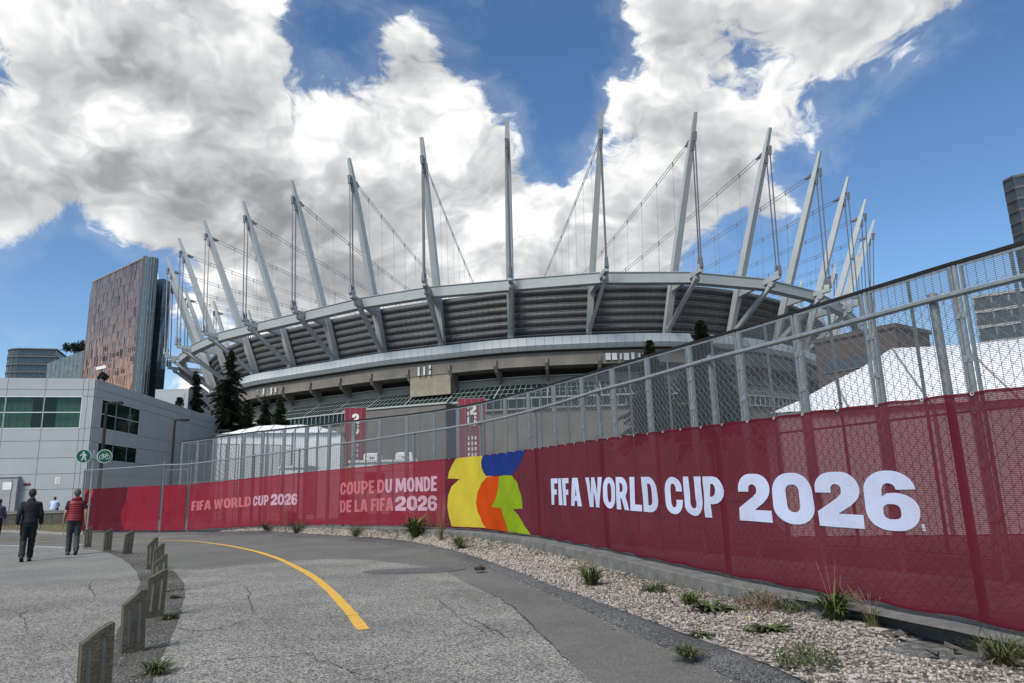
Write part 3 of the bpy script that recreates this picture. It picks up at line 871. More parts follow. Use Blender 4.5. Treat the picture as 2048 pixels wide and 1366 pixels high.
def glyph_mesh(name, ch, s0, h0, sw, sh, mat, parent, off=.0455, fn=None, cut=.11, rot=False):
    w, outer, holes = G[ch]
    loops = [outer] + holes; flat = [p for l in loops for p in l]
    tri = tessellate_polygon([[Vector((p[0], p[1], 0)) for p in l] for l in loops])
    bm = bmesh.new()
    vs = [bm.verts.new((s0 + p[0] * sw, h0 + p[1] * sh, 0)) for p in flat]
    for t in tri:
        try: bm.faces.new([vs[i] for i in t])
        except ValueError: pass
    if cut:
        for ax, a, b in ((0, s0, s0 + w * sw), (1, h0, h0 + sh)):
            x = a + cut
            while x < b - .02:
                co = Vector((0, 0, 0)); no = Vector((0, 0, 0)); co[ax] = x; no[ax] = 1
                bmesh.ops.bisect_plane(bm, geom=bm.verts[:] + bm.edges[:] + bm.faces[:], plane_co=co, plane_no=no)
                x += cut
    for v in bm.verts:
        s, h = v.co.x, v.co.y
        v.co = fn(s, h) if fn else fpos(s, h, off + wrinkle(s, h))
    me = bpy.data.meshes.new(name); bm.to_mesh(me); bm.free(); me.materials.append(mat)
    return link(name, me, parent)


def text_run(txt, s0, s1, h0, h1, mats, parent, gap=.075, space=.24, hslope=0.0, fn=None, off=.0455, cut=.11):
    tot = 0
    for ch in txt: tot += space if ch == ' ' else G[ch][0] + gap
    tot -= gap; k = (s1 - s0) / tot; x = s0
    n = len(txt)
    for i, ch in enumerate(txt):
        if ch == ' ': x += space * k; continue
        m_ = mats(i) if callable(mats) else mats
        glyph_mesh('letter', ch, x, h0 + hslope * (x - s0), k, h1 - h0, m_, parent, off, fn, cut)
        x += (G[ch][0] + gap) * k


def run_px(txt, tl, bl, tr, br, mats, parent, **kw):
    a = fence_sh(*tl); b = fence_sh(*bl); c = fence_sh(*tr); d = fence_sh(*br)
    s0 = (a[0] + b[0]) / 2; s1 = (c[0] + d[0]) / 2
    h0 = b[1]; h1 = a[1]
    text_run(txt, s0, s1, h0, h1, mats, parent, hslope=((d[1] + c[1]) / 2 - (b[1] + a[1]) / 2) / (s1 - s0), **kw)


run_px('FIFA WORLD CUP', (1107, 957), (1108, 1009), (1462, 953), (1446, 1036), mt['t_white'], b6, gap=.06, space=.2)
run_px('2026', (1482, 948), (1484, 1040), (1842, 943), (1844, 1061), mt['t_white'], b6, gap=.045)
run_px('FIFA WORLD CUP', (384, 1003), (385, 1021.5), (540, 989.5), (540, 1010.5), lambda i: mt['t_pink'] if i < 11 else mt['t_pale'], b4, gap=.06, space=.2)
run_px('2026', (544, 988.5), (544, 1010.5), (597, 987.5), (597, 1010), mt['t_pale'], b4, gap=.04)
run_px('COUPE DU MONDE', (683, 965), (683, 990), (876, 952.5), (876, 981.5), lambda i: mt['t_pink'] if i < 7 else mt['t_pale'], b5, gap=.06, space=.2)
run_px('DE LA FIFA', (682, 1001), (682, 1025), (790, 994), (790, 1021.5), lambda i: mt['t_pink'], b5, gap=.06, space=.2)
run_px('2026', (793, 993), (794, 1021.5), (878, 991), (878, 1021.5), mt['t_pale'], b5, gap=.04)
# the small trade mark, turned on its side
tms, tmh = fence_sh(1851, 1062)
for i, ch in enumerate('TM'):
    glyph_mesh('letter', ch, i * .6, 0, 1, 1, mt['t_white'], b6, cut=0, fn=lambda x, y, a=tms, b=tmh: fpos(a + y * .035, b - .0 + x * .045, .0455 + wrinkle(a, b)))

# emblem patches
def patch(name, zoom, mat, off):
    pl = [fence_sh(860 + x / 3.413, 760 + y / 3.413) for x, y in zoom]
    pl = [(s, min(BH - .004 - .012 * abs(math.sin(math.pi * s / .5)), max(.012 + .010 * math.sin(s * 7.3), h))) for s, h in pl]
    bm = bmesh.new(); vs = [bm.verts.new((s, h, 0)) for s, h in pl]
    for t in tessellate_polygon([[Vector((s, h, 0)) for s, h in pl]]):
        try: bm.faces.new([vs[i] for i in t])
        except ValueError: pass
    for ax in (0, 1):
        a = min(p[ax] for p in pl); b = max(p[ax] for p in pl); x = a + .09
        while x < b:
            co = Vector((0, 0, 0)); no = Vector((0, 0, 0)); co[ax] = x; no[ax] = 1
            bmesh.ops.bisect_plane(bm, geom=bm.verts[:] + bm.edges[:] + bm.faces[:], plane_co=co, plane_no=no); x += .09
    for v in bm.verts: v.co = fpos(v.co.x, v.co.y, off + wrinkle(v.co.x, v.co.y))
    me = bpy.data.meshes.new(name); bm.to_mesh(me); bm.free(); me.materials.append(mat)
    return link(name, me, b6)
patch('emblem_yellow', [(190, 530), (280, 523), (370, 516), (360, 560), (361, 600), (372, 630), (392, 655), (440, 655), (400, 662), (355, 705), (332, 760), (322, 840), (335, 900), (360, 960), (387, 1010), (270, 1003), (158, 998), (140, 940), (130, 860), (135, 790), (160, 725), (215, 675), (135, 672), (140, 630), (160, 580)], mt['b_yellow'], .0445)
patch('emblem_blue', [(370, 514), (515, 490), (668, 466), (640, 545), (600, 610), (572, 648), (480, 652), (402, 656), (378, 635), (363, 605), (360, 570)], mt['b_blue'], .0455)
patch('emblem_orange', [(480, 656), (402, 660), (357, 705), (334, 760), (324, 840), (337, 900), (362, 960), (389, 1012), (470, 1024), (547, 1040), (530, 980), (510, 920), (494, 872), (430, 866), (455, 830), (468, 790), (475, 740)], mt['b_orange'], .0465)
patch('emblem_green', [(481, 656), (525, 650), (570, 651), (600, 690), (620, 750), (635, 810), (638, 878), (582, 880), (620, 930), (660, 1000), (697, 1056), (620, 1050), (549, 1040), (532, 980), (512, 920), (496, 872), (431, 866), (456, 830), (469, 790), (476, 740)], mt['b_green'], .0475)

# brass eyelets with ties along the upper hem
gmesh = MB()
for i in range(10):
    t0 = 2 * math.pi * i / 10; t1 = 2 * math.pi * (i + 1) / 10
    gmesh.add([(.008 * math.cos(t0), 0, .008 * math.sin(t0)), (.008 * math.cos(t1), 0, .008 * math.sin(t1)), (.019 * math.cos(t1), -.002, .019 * math.sin(t1)), (.019 * math.cos(t0), -.002, .019 * math.sin(t0)), (.019 * math.cos(t1), .006, .019 * math.sin(t1)), (.019 * math.cos(t0), .006, .019 * math.sin(t0))], [(0, 1, 2, 3), (3, 2, 4, 5)])
gme = gmesh.mesh('eyelet', M('eyelet_metal', (.55, .53, .5), .35, .6))
s = sC + .3; k = 0
while s < sD:
    p = fpos(s, BH - .022, .050 + wrinkle(s, BH)); nn = FN[max(0, min(len(FN) - 1, int(np.searchsorted(SL, s)) - 1))]
    o = link('eyelet', gme, b6)
    o.matrix_basis = Matrix.Translation(p) @ Matrix.Rotation(math.atan2(nn.x, -nn.y), 4, 'Z')
    if k % 4 == 1:
        MB().tube([p, p + Vector((.0, 0, .03)) + nn * .02, p + Vector((.03, 0, .08)) + nn * .01, p + Vector((.045, 0, .06)) - nn * .03], .004, 5).build('cable_tie', mt['black'], b6)
    s += .5; k += 1
# ------------------------------------------------------------------ tall welded-mesh fence behind
MK = 3.15                                    # its top stands this far above the camera
MTOP = CZ + MK
anch = [(349, 885), (424, 876), (509, 864), (608.6, 853), (711, 841), (826.5, 828), (900, 817), (985, 800), (1066, 779), (1168, 750.5), (1297, 711.5), (1473, 660), (1722, 583.5), (1905, 527), (2048, 485)]
ml = [onz(u, v, MTOP) for u, v in anch]
ml.append(ml[-1] + (ml[-1] - ml[-2]).normalized() * 5)
mlc = resample(catmull(ml, 8), 900)
acc = [0]
for a, b in zip(mlc, mlc[1:]): acc.append(acc[-1] + (b - a).length)
p1905 = onz(1905, 527, MTOP)
i1905 = min(range(900), key=lambda i: (mlc[i] - p1905).length)
PW = 1.53
first = acc[i1905] % PW


def mpos(s):
    j = max(0, min(898, int(np.searchsorted(acc, s)) - 1)); t = (s - acc[j]) / max(1e-9, acc[j + 1] - acc[j])
    return mlc[j].lerp(mlc[j + 1], t)


MB0 = .30
mf = thing('mesh_fence', 'tall galvanised welded-mesh security fence with black top rail behind the chain-link', 'fence', (mlc[450].x, mlc[450].y, 0))
# one panel, local x along the fence, origin at bottom centre
pw = PW - .15; ph_ = MTOP - MB0 - .03
fr = MB()
for x in (-pw / 2, pw / 2): fr.beam((x, 0, 0), (x, 0, ph_), .045, .045, (0, 1, 0))
fr.beam((0, 0, .03), (0, 0, ph_), .04, .035, (0, 1, 0))
for z in (.02, ph_ * .485, ph_ - .02): fr.beam((-pw / 2, .002, z), (pw / 2, .002, z), .04, .04)
fr_me = fr.mesh('panel_frame', mt['galv'])
wr_ = MB(); z = .04
while z < ph_ - .03:
    wr_.beam((-pw / 2, -.024, z), (pw / 2, -.024, z), .0035, .0076, ends=False); z += .0265
x = -pw / 2 + .09
while x < pw / 2:
    wr_.beam((x, -.029, .02), (x, -.029, ph_ - .02), .006, .0045, (0, 1, 0), ends=False); x += .126
wr_me = wr_.mesh('wire_mesh', mt['wmesh'])
pp = MB().beam((0, 0, -.3), (0, 0, ph_ + .0), .05, .05, (0, 1, 0))
for z in (.5, 1.25, 2.0, 2.75, 3.4): pp.box(-.075, -.034, z, .075, -.027, z + .10); pp.box(-.01, -.05, z + .03, .01, -.034, z + .07)
pp_me = pp.mesh('clamp_post', mt['galv'])
s = first
pts_top = []
while s + PW < acc[-1]:
    a = mpos(s); b = mpos(s + PW); c = (a + b) / 2; ang = math.atan2(b.y - a.y, b.x - a.x)
    dz = rng.uniform(-.012, .012)
    base = Matrix.Translation((c.x, c.y, MB0 + dz)) @ Matrix.Rotation(ang, 4, 'Z') @ Matrix.Rotation(rng.uniform(-.006, .006), 4, 'Y')
    inv = mf.matrix_basis.inverted()
    o = link('mesh_panel', fr_me, mf); o.matrix_basis = base
    w_ = link('wire_mesh', wr_me, o, local=True); stuff(w_)
    q = link('clamp_post', pp_me, mf); q.matrix_basis = Matrix.Translation((a.x, a.y, MB0)) @ Matrix.Rotation(ang, 4, 'Z')
    cap = MB().beam((a.x, a.y, MTOP + dz * .5), (b.x, b.y, MTOP + dz * .5), .07, .05).build('top_rail', mt['black'], mf)
    s += PW
# the return wing at its far end
a = mpos(first); d = Vector((.95, .75, 0)).normalized()
for k in range(4):
    c = a + d * (PW * (k + .5)); ang = math.atan2(d.y, d.x)
    o = link('mesh_panel', fr_me, mf); o.matrix_basis = Matrix.Translation((c.x, c.y, MB0 - .05)) @ Matrix.Rotation(ang, 4, 'Z')
    w_ = link('wire_mesh', wr_me, o, local=True); stuff(w_)

# ------------------------------------------------------------------ tents, trailers behind the fences
def solid(name, mat, parent, pts, faces, **kw): return MB().add(pts, faces).build(name, mat, parent, **kw)


def marquee(label, c0, c1, depth, eave, ridge, hip, bays, name='marquee_tent'):
    """long tent: front eave line from c0 to c1, ridge behind, sloping hip ends"""
    c0 = Vector((c0[0], c0[1], 0)); c1 = Vector((c1[0], c1[1], 0)); d = (c1 - c0); L = d.length; d.normalize(); n = Vector((-d.y, d.x, 0))
    t = thing(name, label, 'tent', (c0 + c1) / 2 + n * depth / 2)
    P_ = lambda x, y, z: c0 + d * x + n * y + Vector((0, 0, z))
    # wall panels, a little bowed
    for i in range(bays):
        x0, x1 = L * i / bays, L * (i + 1) / bays
        rows_ = [[P_(x0 + (x1 - x0) * k / 6, .06 * math.sin(math.pi * k / 6), z) for z in (0, eave * .5, eave)] for k in range(7)]
        MB().rings(rows_, cap=False, closed=False).build('wall_panel', mt['tent'], t, smooth=True)
    solid('end_wall', mt['tent'], t, [P_(0, 0, 0), P_(0, depth, 0), P_(0, depth, eave), P_(0, 0, eave)], [(0, 1, 2, 3)])
    solid('end_wall', mt['tent'], t, [P_(L, 0, 0), P_(L, depth, 0), P_(L, depth, eave), P_(L, 0, eave)], [(0, 1, 2, 3)])
    solid('back_wall', mt['tent'], t, [P_(0, depth, 0), P_(L, depth, 0), P_(L, depth, eave), P_(0, depth, eave)], [(0, 1, 2, 3)])
    o_ = .15
    # roof sagging between frames
    nx = bays * 4; rows_ = []
    for i in range(nx + 1):
        x = -o_ + (L + 2 * o_) * i / nx; sag = .10 * abs(math.sin(math.pi * i / 4)) if i % 4 else 0
        hk = min(1, min(x + o_, L + o_ - x) / max(hip, .01)) if hip else 1
        row = []
        for y, k in ((-o_, 0), (depth * .25, .5), (depth * .5, 1), (depth * .75, .5), (depth + o_, 0)):
            row.append(P_(x, y, eave + (ridge - eave) * min(k, hk) - sag * (k if k < 1 else .6)))
        rows_.append(row)
    MB().rings(rows_, cap=False, closed=False).build('roof', mt['tent'], t, smooth=True)
    for i in range(0, nx + 1, 2):
        sm = MB(); row = rows_[i]
        for a_, b_ in zip(row, row[1:]): sm.beam(a_ + Vector((0, 0, .012)), b_ + Vector((0, 0, .012)), .06, .012)
        sm.build('seam', mt['concl'] if i % 4 else mt['galv'], t)
    fm = MB()
    for i in range(bays + 1):
        fm.beam(P_(L * i / bays, .02, 0), P_(L * i / bays, .02, eave - .02), .1, .1, n)
    fm.build('frame', mt['galv'], t)
    return t


# right-hand tents seen through the fences
ea = atd(1552, 826, 21); eb = atd(2250, 760, 16.5)
rz_ = atd(1700, 722, 23).z
marquee('large white marquee roof rising behind the fences, nearest the tall dark tower', (ea.x, ea.y), (ea.x + 15, ea.y - 4.5), 6.5, ea.z, rz_ + .55, 4.0, 4)
ra = atd(1745, 800, 24)
ta_ = atd(432, 893, 50); tb_ = atd(683, 880, 49)
marquee('white marquee with tall plain walls standing before the dark conifers', (ta_.x, ta_.y), (tb_.x, tb_.y), 7, atd(560, 868, 50).z, atd(470, 858, 53).z + .3, 2.2, 5)


def trailer(u0, u1, vtop, d, label, ac=(), h0=.5, depth=2.4):
    a = atd(u0, vtop, d); b = atd(u1, vtop, d * .99); L = Vector((b.x - a.x, b.y - a.y, 0)); ln = L.length; ang = math.atan2(L.y, L.x); H = a.z
    t = thing('site_trailer', label, 'trailer', (a.x, a.y, 0), rz=ang)
    T = lambda o: (setattr(o, 'matrix_parent_inverse', Matrix.Identity(4)), o)[1]
    body = MB().box(0, 0, h0, ln, depth, H - .12); T(body.build('body', mt['tent'], t))
    T(MB().box(-.08, -.08, H - .12, ln + .08, depth + .08, H).build('roof', mt['paintw'], t))
    for x in ac:
        m_ = MB().rings([[Vector((x + sx_ * .42, depth * .4 + sy_ * .42, z)) for sx_, sy_ in ((-1, -1), (1, -1), (1, 1), (-1, 1))] for z in (H, H + .3)] + [[Vector((x + sx_ * .33, depth * .4 + sy_ * .33, H + .38)) for sx_, sy_ in ((-1, -1), (1, -1), (1, 1), (-1, 1))]])
        T(m_.build('air_conditioner', mt['paintw'], t)); T(MB().box(x - .12, depth * .4 - .45, H + .10, x + .12, depth * .4 - .42, H + .16).build('vent_grille', mt['galvd'], t))
    for k in range(int(ln / 2.2)):
        x = .7 + k * 2.2
        T(MB().box(x, -.02, H * .55, x + 1.0, .02, H * .8).build('window', mt['gglass'], t))
    for x in (.6, ln - .9): T(MB().tube([(x, -.05, .38), (x, .2, .38)], .38, 14).build('wheel', mt['black'], t))
    return t
trailer(700, 830, 921, 36, 'long low white trailer with two rooftop air conditioners beside the first pylon', (1.0, 2.6))
trailer(560, 612, 932, 40, 'short white site trailer in front of the marquee by the conifers', ())

# ------------------------------------------------------------------ printed pylons
def pylon(u0, u1, vt, d, label, kind):
    a = atd(u0, vt, d); b = atd(u1, vt, d); L = Vector((b.x - a.x, b.y - a.y, 0)); w = L.length; ang = math.atan2(L.y, L.x); H = a.z
    t = thing('banner_pylon', label, 'pylon', (a.x, a.y, 0), 'red printed pylons before the stadium', rz=ang)
    T = lambda o: (setattr(o, 'matrix_parent_inverse', Matrix.Identity(4)), o)[1]
    T(MB().box(.06, .02, 0, w - .06, .9, H - .05).build('core', mt['galvd'], t))
    red = M('pylon_red', (.20, .012, .025), .5, 0, .1, 1)
    for k in range(4):
        x0 = w * k / 4; T(MB().box(x0 + .025, -.05, 0.3, x0 + w / 4 - .025, .02, H - .03).build('panel', red, t))
    T(MB().box(0, -.06, H - .04, w, .92, H).build('cap', mt['galv'], t))
    for k in range(5):
        x0 = w * k / 4; T(MB().box(x0 - .014, -.062, .3, x0 + .014, -.045, H - .04).build('edge_strip', mt['galv'], t))
    gx = w * .33; gw = w * .34
    fl = lambda s, h: Vector((s, -.072, h))
    for ch, h in (('2', H - .12 * H - .35), ('6', H - .22 * H - .35)):
        o = glyph_mesh('numeral', ch, gx, h, gw / .75, H * .098, mt['paintw'], t, fn=fl, cut=0); T(o)
    # a cup standing before the numerals
    prof_ = [(.10, 0), (.11, .04), (.05, .1), (.05, .3), (.13, .55), (.17, .75), (.15, .95), (.05, 1.0)]
    T(MB().rings([[Vector((gx + gw / 2 + r_ * w * .5 * math.cos(q), -.076 + .012 * math.sin(q), H * .70 + z_ * H * .15)) for q in np.linspace(0, 2 * math.pi, 12)[:-1]] for r_, z_ in prof_]).build('cup', M('cup_bronze', (.07, .055, .04), .5, .3), t))
    for i in range(4):
        for j in range(3):
            T(MB().box(gx + gw * (.02 + .36 * j), -.074, H * (.47 + .05 * i), gx + gw * (.02 + .36 * j) + gw * .18, -.07, H * (.47 + .05 * i) + H * .03).build('small_print', mt['paintw'], t))
    cols = (mt['b_green'], mt['b_orange']) if kind == 0 else (mt['b_blue'], mt['b_green'])
    if kind == 0:
        T(MB().prism(rr(.06, H * .2, w * .42, H * .44, .3, .3), lambda x, z_, dd: Vector((x, dd, z_)), -.074, -.07).build('print_green', M('print_lime', (.30, .42, .02), .5), t))
        T(MB().prism(arc(w * .72, H * .38, w * .22, H * .06, 0, 360, 20)[:-1], lambda x, z_, dd: Vector((x, dd, z_)), -.074, -.07).build('print_rose', M('print_rose', (.50, .06, .10), .5), t))
    else:
        T(MB().prism([(.1, H * .15), (w * .42, H * .15), (w * .42, H * .45), (.25, H * .45)], lambda x, z_, dd: Vector((x, dd, z_)), -.074, -.07).build('print_blue', M('print_blue', (.06, .2, .45), .5), t))
        T(MB().prism([(.1, H * .3), (w * .42, H * .3), (.1, H * .42)], lambda x, z_, dd: Vector((x, dd, z_)), -.078, -.075).build('print_mint', M('print_mint', (.25, .45, .22), .5), t))
    return t
pylon(690, 733, 815, 62, 'red pylon with white numerals and lime and rose shapes beside the tent', 0)
pylon(916, 971, 797, 62, 'red pylon with white numerals and blue and mint shapes before the glazing', 1)

# ------------------------------------------------------------------ wooden bollards
BW, BT, BHt = .205, .10, .66
def bollard_shape(w, h, t, lo=.83, fl=.05):
    poly = [(-w / 2, 0), (w / 2, 0), (w / 2, h), (w / 2 - fl, h * .995), (0, h * (lo + (1 - lo) * .62)), (-w / 2, h * lo)]
    slots = [rr(-w * .25 - .017, h * .14, -w * .25 + .017, h * .74, .016), rr(w * .20 - .017, h * .16, w * .20 + .017, h * .84, .016)]
    fn = lambda x, z_, d: Vector((x, d, z_))
    body = MB()
    body.prism(poly, fn, -t / 2 + .022, t / 2 - .022)
    body.prism(poly, fn, -t / 2, -t / 2 + .0218, [s_[::-1] for s_ in slots]); body.prism(poly, fn, t / 2 - .0218, t / 2, [s_[::-1] for s_ in slots])
    gr_ = []
    for s_ in slots:
        x0 = min(p[0] for p in s_); x1 = max(p[0] for p in s_); z0 = min(p[1] for p in s_); z1 = max(p[1] for p in s_)
        gr_.append((x0 + .001, z0 + .001, x1 - .001, z1 - .001))
    return body, gr_
body, grooves = bollard_shape(BW, BHt, BT)
bme = body.mesh('bollard', mt['wood'])
gms = []
for (x0, z0, x1, z1) in grooves:
    gms.append(MB().box(x0, -BT / 2 + .012, z0, x1, -BT / 2 + .02, z1).box(x0, BT / 2 - .02, z0, x1, BT / 2 - .012, z1).mesh('groove', mt['wood_groove']))
names = ['first', 'second', 'third', 'fourth', 'fifth', 'sixth', 'seventh', 'eighth', 'ninth']
for i, (u, v, u2, vtop) in enumerate([(175, 1094.5, 178, 1053), (214, 1101.5, 216, 1057), (254, 1108.5, 257, 1061), (303, 1139, 307, 1075), (313, 1149, 320, 1087), (317, 1187, 325, 1109), (306, 1236, 312, 1140), (264, 1306, 275, 1180), (186, 1400, 220, 1246)]):
    p = onz(u, v); h = atd(u2, vtop, math.hypot(p.x, p.y)).z
    bd_, gv_ = bollard_shape(BW * rng.uniform(.94, 1.06), BHt, BT * rng.uniform(.9, 1.1), rng.uniform(.76, .88), rng.uniform(.02, .07))
    bme = bd_.mesh('wooden_bollard', mt['wood']); gms = [MB().box(x0, -BT / 2 + .012, z0, x1, -BT / 2 + .02, z1).box(x0, BT / 2 - .02, z0, x1, BT / 2 - .012, z1).mesh('groove', mt['wood_groove']) for (x0, z0, x1, z1) in gv_]
    for v_ in bme.vertices: v_.co += Vector((rng.uniform(-1, 1), rng.uniform(-1, 1) * .5, rng.uniform(-1, 1))) * .0025
    b = link('wooden_bollard', bme); b.location = (p.x, p.y, .0)
    b.scale = (1 + rng.uniform(-.05, .05), 1, h / BHt)
    face = math.atan2(-p.x, p.y)
    b.rotation_euler = (rng.uniform(-.035, .035), rng.uniform(-.045, .045), face + math.radians(10 if i > 2 else 16) + rng.uniform(-.06, .06))
    for gm_ in gms: link('groove', gm_, b, local=True)
    tag(b, 'weathered grey-green slab bollard with slanted top, %s of the row from the sign pole' % names[i], 'bollard', 'wooden bollards in the curving dirt strip')

# ------------------------------------------------------------------ weeds
def blade_mesh(n, h, spread, width, droop, seed, up=.6):
    r = random.Random(seed); mb = MB()
    for i in range(n):
        a = r.uniform(0, 2 * math.pi); k = r.uniform(.45, 1.0); L = h * k * r.uniform(.8, 1.2)
        d = Vector((math.cos(a), math.sin(a), 0)); out = spread * r.uniform(.3, 1); s_ = Vector((-d.y, d.x, 0))
        base = d * r.uniform(0, .05) + Vector((r.gauss(0, .015), r.gauss(0, .015), -.01)); w = width * r.uniform(.6, 1.2)
        pts_ = []
        for j in range(5):
            t = j / 4
            pts_.append(base + d * (out * (t * .6 + .4 * t * t)) + Vector((0, 0, L * (t * (1 + up) - t * t * (up + droop * r.uniform(.3, .9))))))
        wd = [w * .5, w * .9, w, w * .7, .001]
        vs = []
        for p, q in zip(pts_, wd): vs += [p - s_ * q * .5, p + s_ * q * .5 + Vector((0, 0, q * .15))]
        mb.add(vs, [(2 * j, 2 * j + 1, 2 * j + 3, 2 * j + 2) for j in range(4)])
    return mb


def stalks(n, h, seed, spread=.08, heads=True):
    r = random.Random(seed); mb = MB()
    for i in range(n):
        a = r.uniform(0, 6.28); L = h * r.uniform(.7, 1.1); tip = Vector((math.cos(a) * spread * r.uniform(.4, 1.6), math.sin(a) * spread * r.uniform(.4, 1.6), L)); b_ = Vector((r.gauss(0, .02), r.gauss(0, .02), 0))
        mid = b_.lerp(tip, .5) + Vector((r.gauss(0, .01), r.gauss(0, .01), .02))
        mb.tube([b_, mid, tip], [.003, .0025, .0015], 4)
        if heads:
            for k in range(7):
                p = mid.lerp(tip, .45 + .6 * k / 7); s_ = .008
                mb.add([p + Vector((r.uniform(-1, 1) * s_, r.uniform(-1, 1) * s_, r.uniform(-.5, 1.5) * s_)) for _ in range(4)], [(0, 1, 2), (0, 2, 3), (0, 3, 1), (1, 3, 2)])
    return mb


def shrubby(n, h, rad, seed):
    r = random.Random(seed); mb = MB()
    for i in range(n):
        a = r.uniform(0, 6.28); q = rad * math.sqrt(r.random()); c = Vector((math.cos(a) * q, math.sin(a) * q, h * r.random() * (1 - .5 * q / rad)))
        s_ = r.uniform(.008, .02); R_ = Matrix.Rotation(r.uniform(0, 6), 3, 'Z') @ Matrix.Rotation(r.uniform(-1.2, 1.2), 3, 'X')
        mb.add([c + R_ @ Vector(v) * s_ for v in ((-.5, 0, 0), (0, -1.4, .1), (.5, 0, 0), (0, 1.4, .1))], [(0, 1, 2, 3)])
    return mb


def bed_z(p):
    """height of the gravel bed under a plan point"""
    best = min(((BR[a, k, 0] - p.x) ** 2 + (BR[a, k, 1] - p.y) ** 2, BR[a, k, 2]) for a in range(0, 120) for k in range(K))
    return best[1] if best[0] < .6 else 0.0


def place(u, v):
    z = .1
    for _ in range(6):
        p = onz(u, v, z); z = bed_z(p)
    return Vector((p.x, p.y, z))


weeds = [
    (1672, 1238, 'tuft', 1.0, 'bright green strap-leaved tuft with reddish seed stalks against the footing, left of the hole'),
    (1183, 1172, 'tuft', .95, 'upright dark green tuft with tall grass growing beside the kerb below the lettering'),
    (1168, 1150, 'stalk', .7, 'thin grassy weed with tall stalks behind the upright dark tuft'),
    (1420, 1222, 'broad', 1.0, 'spreading broad-leaved weed lying flat in the middle of the gravel'),
    (1380, 1210, 'tuft', .55, 'small leafy tuft touching the spreading broad-leaved weed'),
    (1310, 1185, 'bush', .7, 'small scrubby weed alone in the pale gravel under the footing'),
    (1540, 1262, 'broad', .7, 'low rosette of narrow leaves near the yellow flower'),
    (1400, 1272, 'broad', .45, 'tiny flat green rosette at the inner gravel edge'),
    (1615, 1330, 'bush', 1.0, 'round bushy dark green weed near the kerb in the widest gravel'),
    (2005, 1330, 'grass', 1.0, 'wide tussock of long drooping grass below the broken footing'),
    (1748, 1262, 'stalk', .8, 'single feathery green stem growing against the concrete footing'),
    (1375, 1312, 'grass', .45, 'scruffy flat grass growing out of the asphalt kerb'),
    (1520, 1215, 'bush', 1.1, 'brownish scrubby weed along the foot of the footing'),
    (1590, 1222, 'bush', .9, 'grey-green creeping weed in the shade of the footing wall'),
    (1040, 1093, 'bush', 1.5, 'leafy green weed patch under the green part of the emblem'),
    (1010, 1108, 'grass', .8, 'low grass clump at the gravel edge below the orange emblem shape'),
    (975, 1090, 'grass', .8, 'flat green grass patch under the yellow emblem shape'),
    (925, 1078, 'stalk', 1.1, 'straw-coloured weed clump below the first yellow shape of the emblem'),
    (862, 1068, 'tuft', .9, 'upright dark weed at the end of the French banner'),
    (830, 1072, 'bush', 1.0, 'ragged dark weed beneath the French lettering'),
    (775, 1070, 'bush', 1.2, 'twiggy dark weed beneath the middle of the French banner'),
    (740, 1066, 'grass', .8, 'sparse dry grass on the gravel beneath the French banner'),
    (690, 1064, 'bush', 1.0, 'low dark leafy weed where the French banner begins'),
    (590, 1060, 'dock', 1.4, 'tall reddish-brown weed standing in front of the English banner'),
    (615, 1062, 'grass', 1.0, 'dry grassy clump next to the reddish-brown weed'),
    (548, 1058, 'grass', .6, 'thin green grass on the road edge before the English banner'),
    (312, 1347, 'grass', .55, 'green grass tuft at the edge of the dirt strip beside the last bollards'),
    (352, 1196, 'grass', .25, 'tiny tuft on the dirt edge across from the bollards'),
    (340, 1238, 'bush', .35, 'small dry weed on the dirt edge near the path'),
    (960, 1140, 'bush', .4, 'little dead brown weed lying on the kerb'),
]
brown = leafmat('brown_leaf', (.10, .055, .03), (.16, .11, .06))
for i, (u, v, kind, k, label) in enumerate(weeds):
    p = place(u, v)
    if u < 1100 and u > 500:
        s_ = fence_sh(u, 1030)[0]; p = fpos(s_, 0, .35 + max(0, v - np.interp(u, [q[0] for q in bot_px], [q[1] for q in bot_px]) - 8) / 45); p.z = bed_z(p)
    if 'kerb' in label and 'out of' in label or 'lying on the kerb' in label: p = onz(u, v, .045)
    if 'dirt' in label: p = onz(u, v, .008)
    dd_ = math.hypot(p.x, p.y); k = k * (3.5 if dd_ > 19 else 1.9 if dd_ > 15 else 1.45)
    t = thing('weed', label, 'weed', p, 'weeds along the fence and kerb')
    if kind == 'tuft':
        link('leaves', blade_mesh(120, .28 * k, .22 * k, .017 * k, .6, i).mesh('leaves', mt['leaf'], True), t, local=True)
        link('stalks', stalks(5, .40 * k, i).mesh('stalks', mt['seed']), t, local=True)
    elif kind == 'broad':
        link('leaves', blade_mesh(46, .10 * k, .27 * k, .04 * k, .7, i).mesh('leaves', mt['leafdark'], True), t, local=True)
    elif kind == 'grass':
        link('leaves', blade_mesh(130, .24 * k, .26 * k, .010, .75, i).mesh('leaves', mt['leafdark'], True), t, local=True)
        link('dry_leaves', blade_mesh(50, .16 * k, .28 * k, .010, .9, i + 99).mesh('dry_leaves', mt['drygrass'], True), t, local=True)
    elif kind == 'stalk':
        link('leaves', blade_mesh(50, .22 * k, .12 * k, .010, .4, i).mesh('leaves', mt['leaf'], True), t, local=True)
        link('stalks', stalks(14, .30 * k, i, .14).mesh('stalks', mt['seed']), t, local=True)
    elif kind == 'dock':
        link('leaves', shrubby(900, .30 * k, .2 * k, i).mesh('leaves', brown), t, local=True)
        link('stalks', stalks(16, .30 * k, i, .16).mesh('stalks', mt['seed']), t, local=True)
    else:
        mm = brown if 'brown' in label else mt['leafdark']
        link('leaves', shrubby(620, .13 * k, .17 * k, i).mesh('leaves', mm), t, local=True)
        link('stalks', stalks(8, .16 * k, i, .14, False).mesh('stalks', mt['leafdark']), t, local=True)
p = place(1497, 1262)
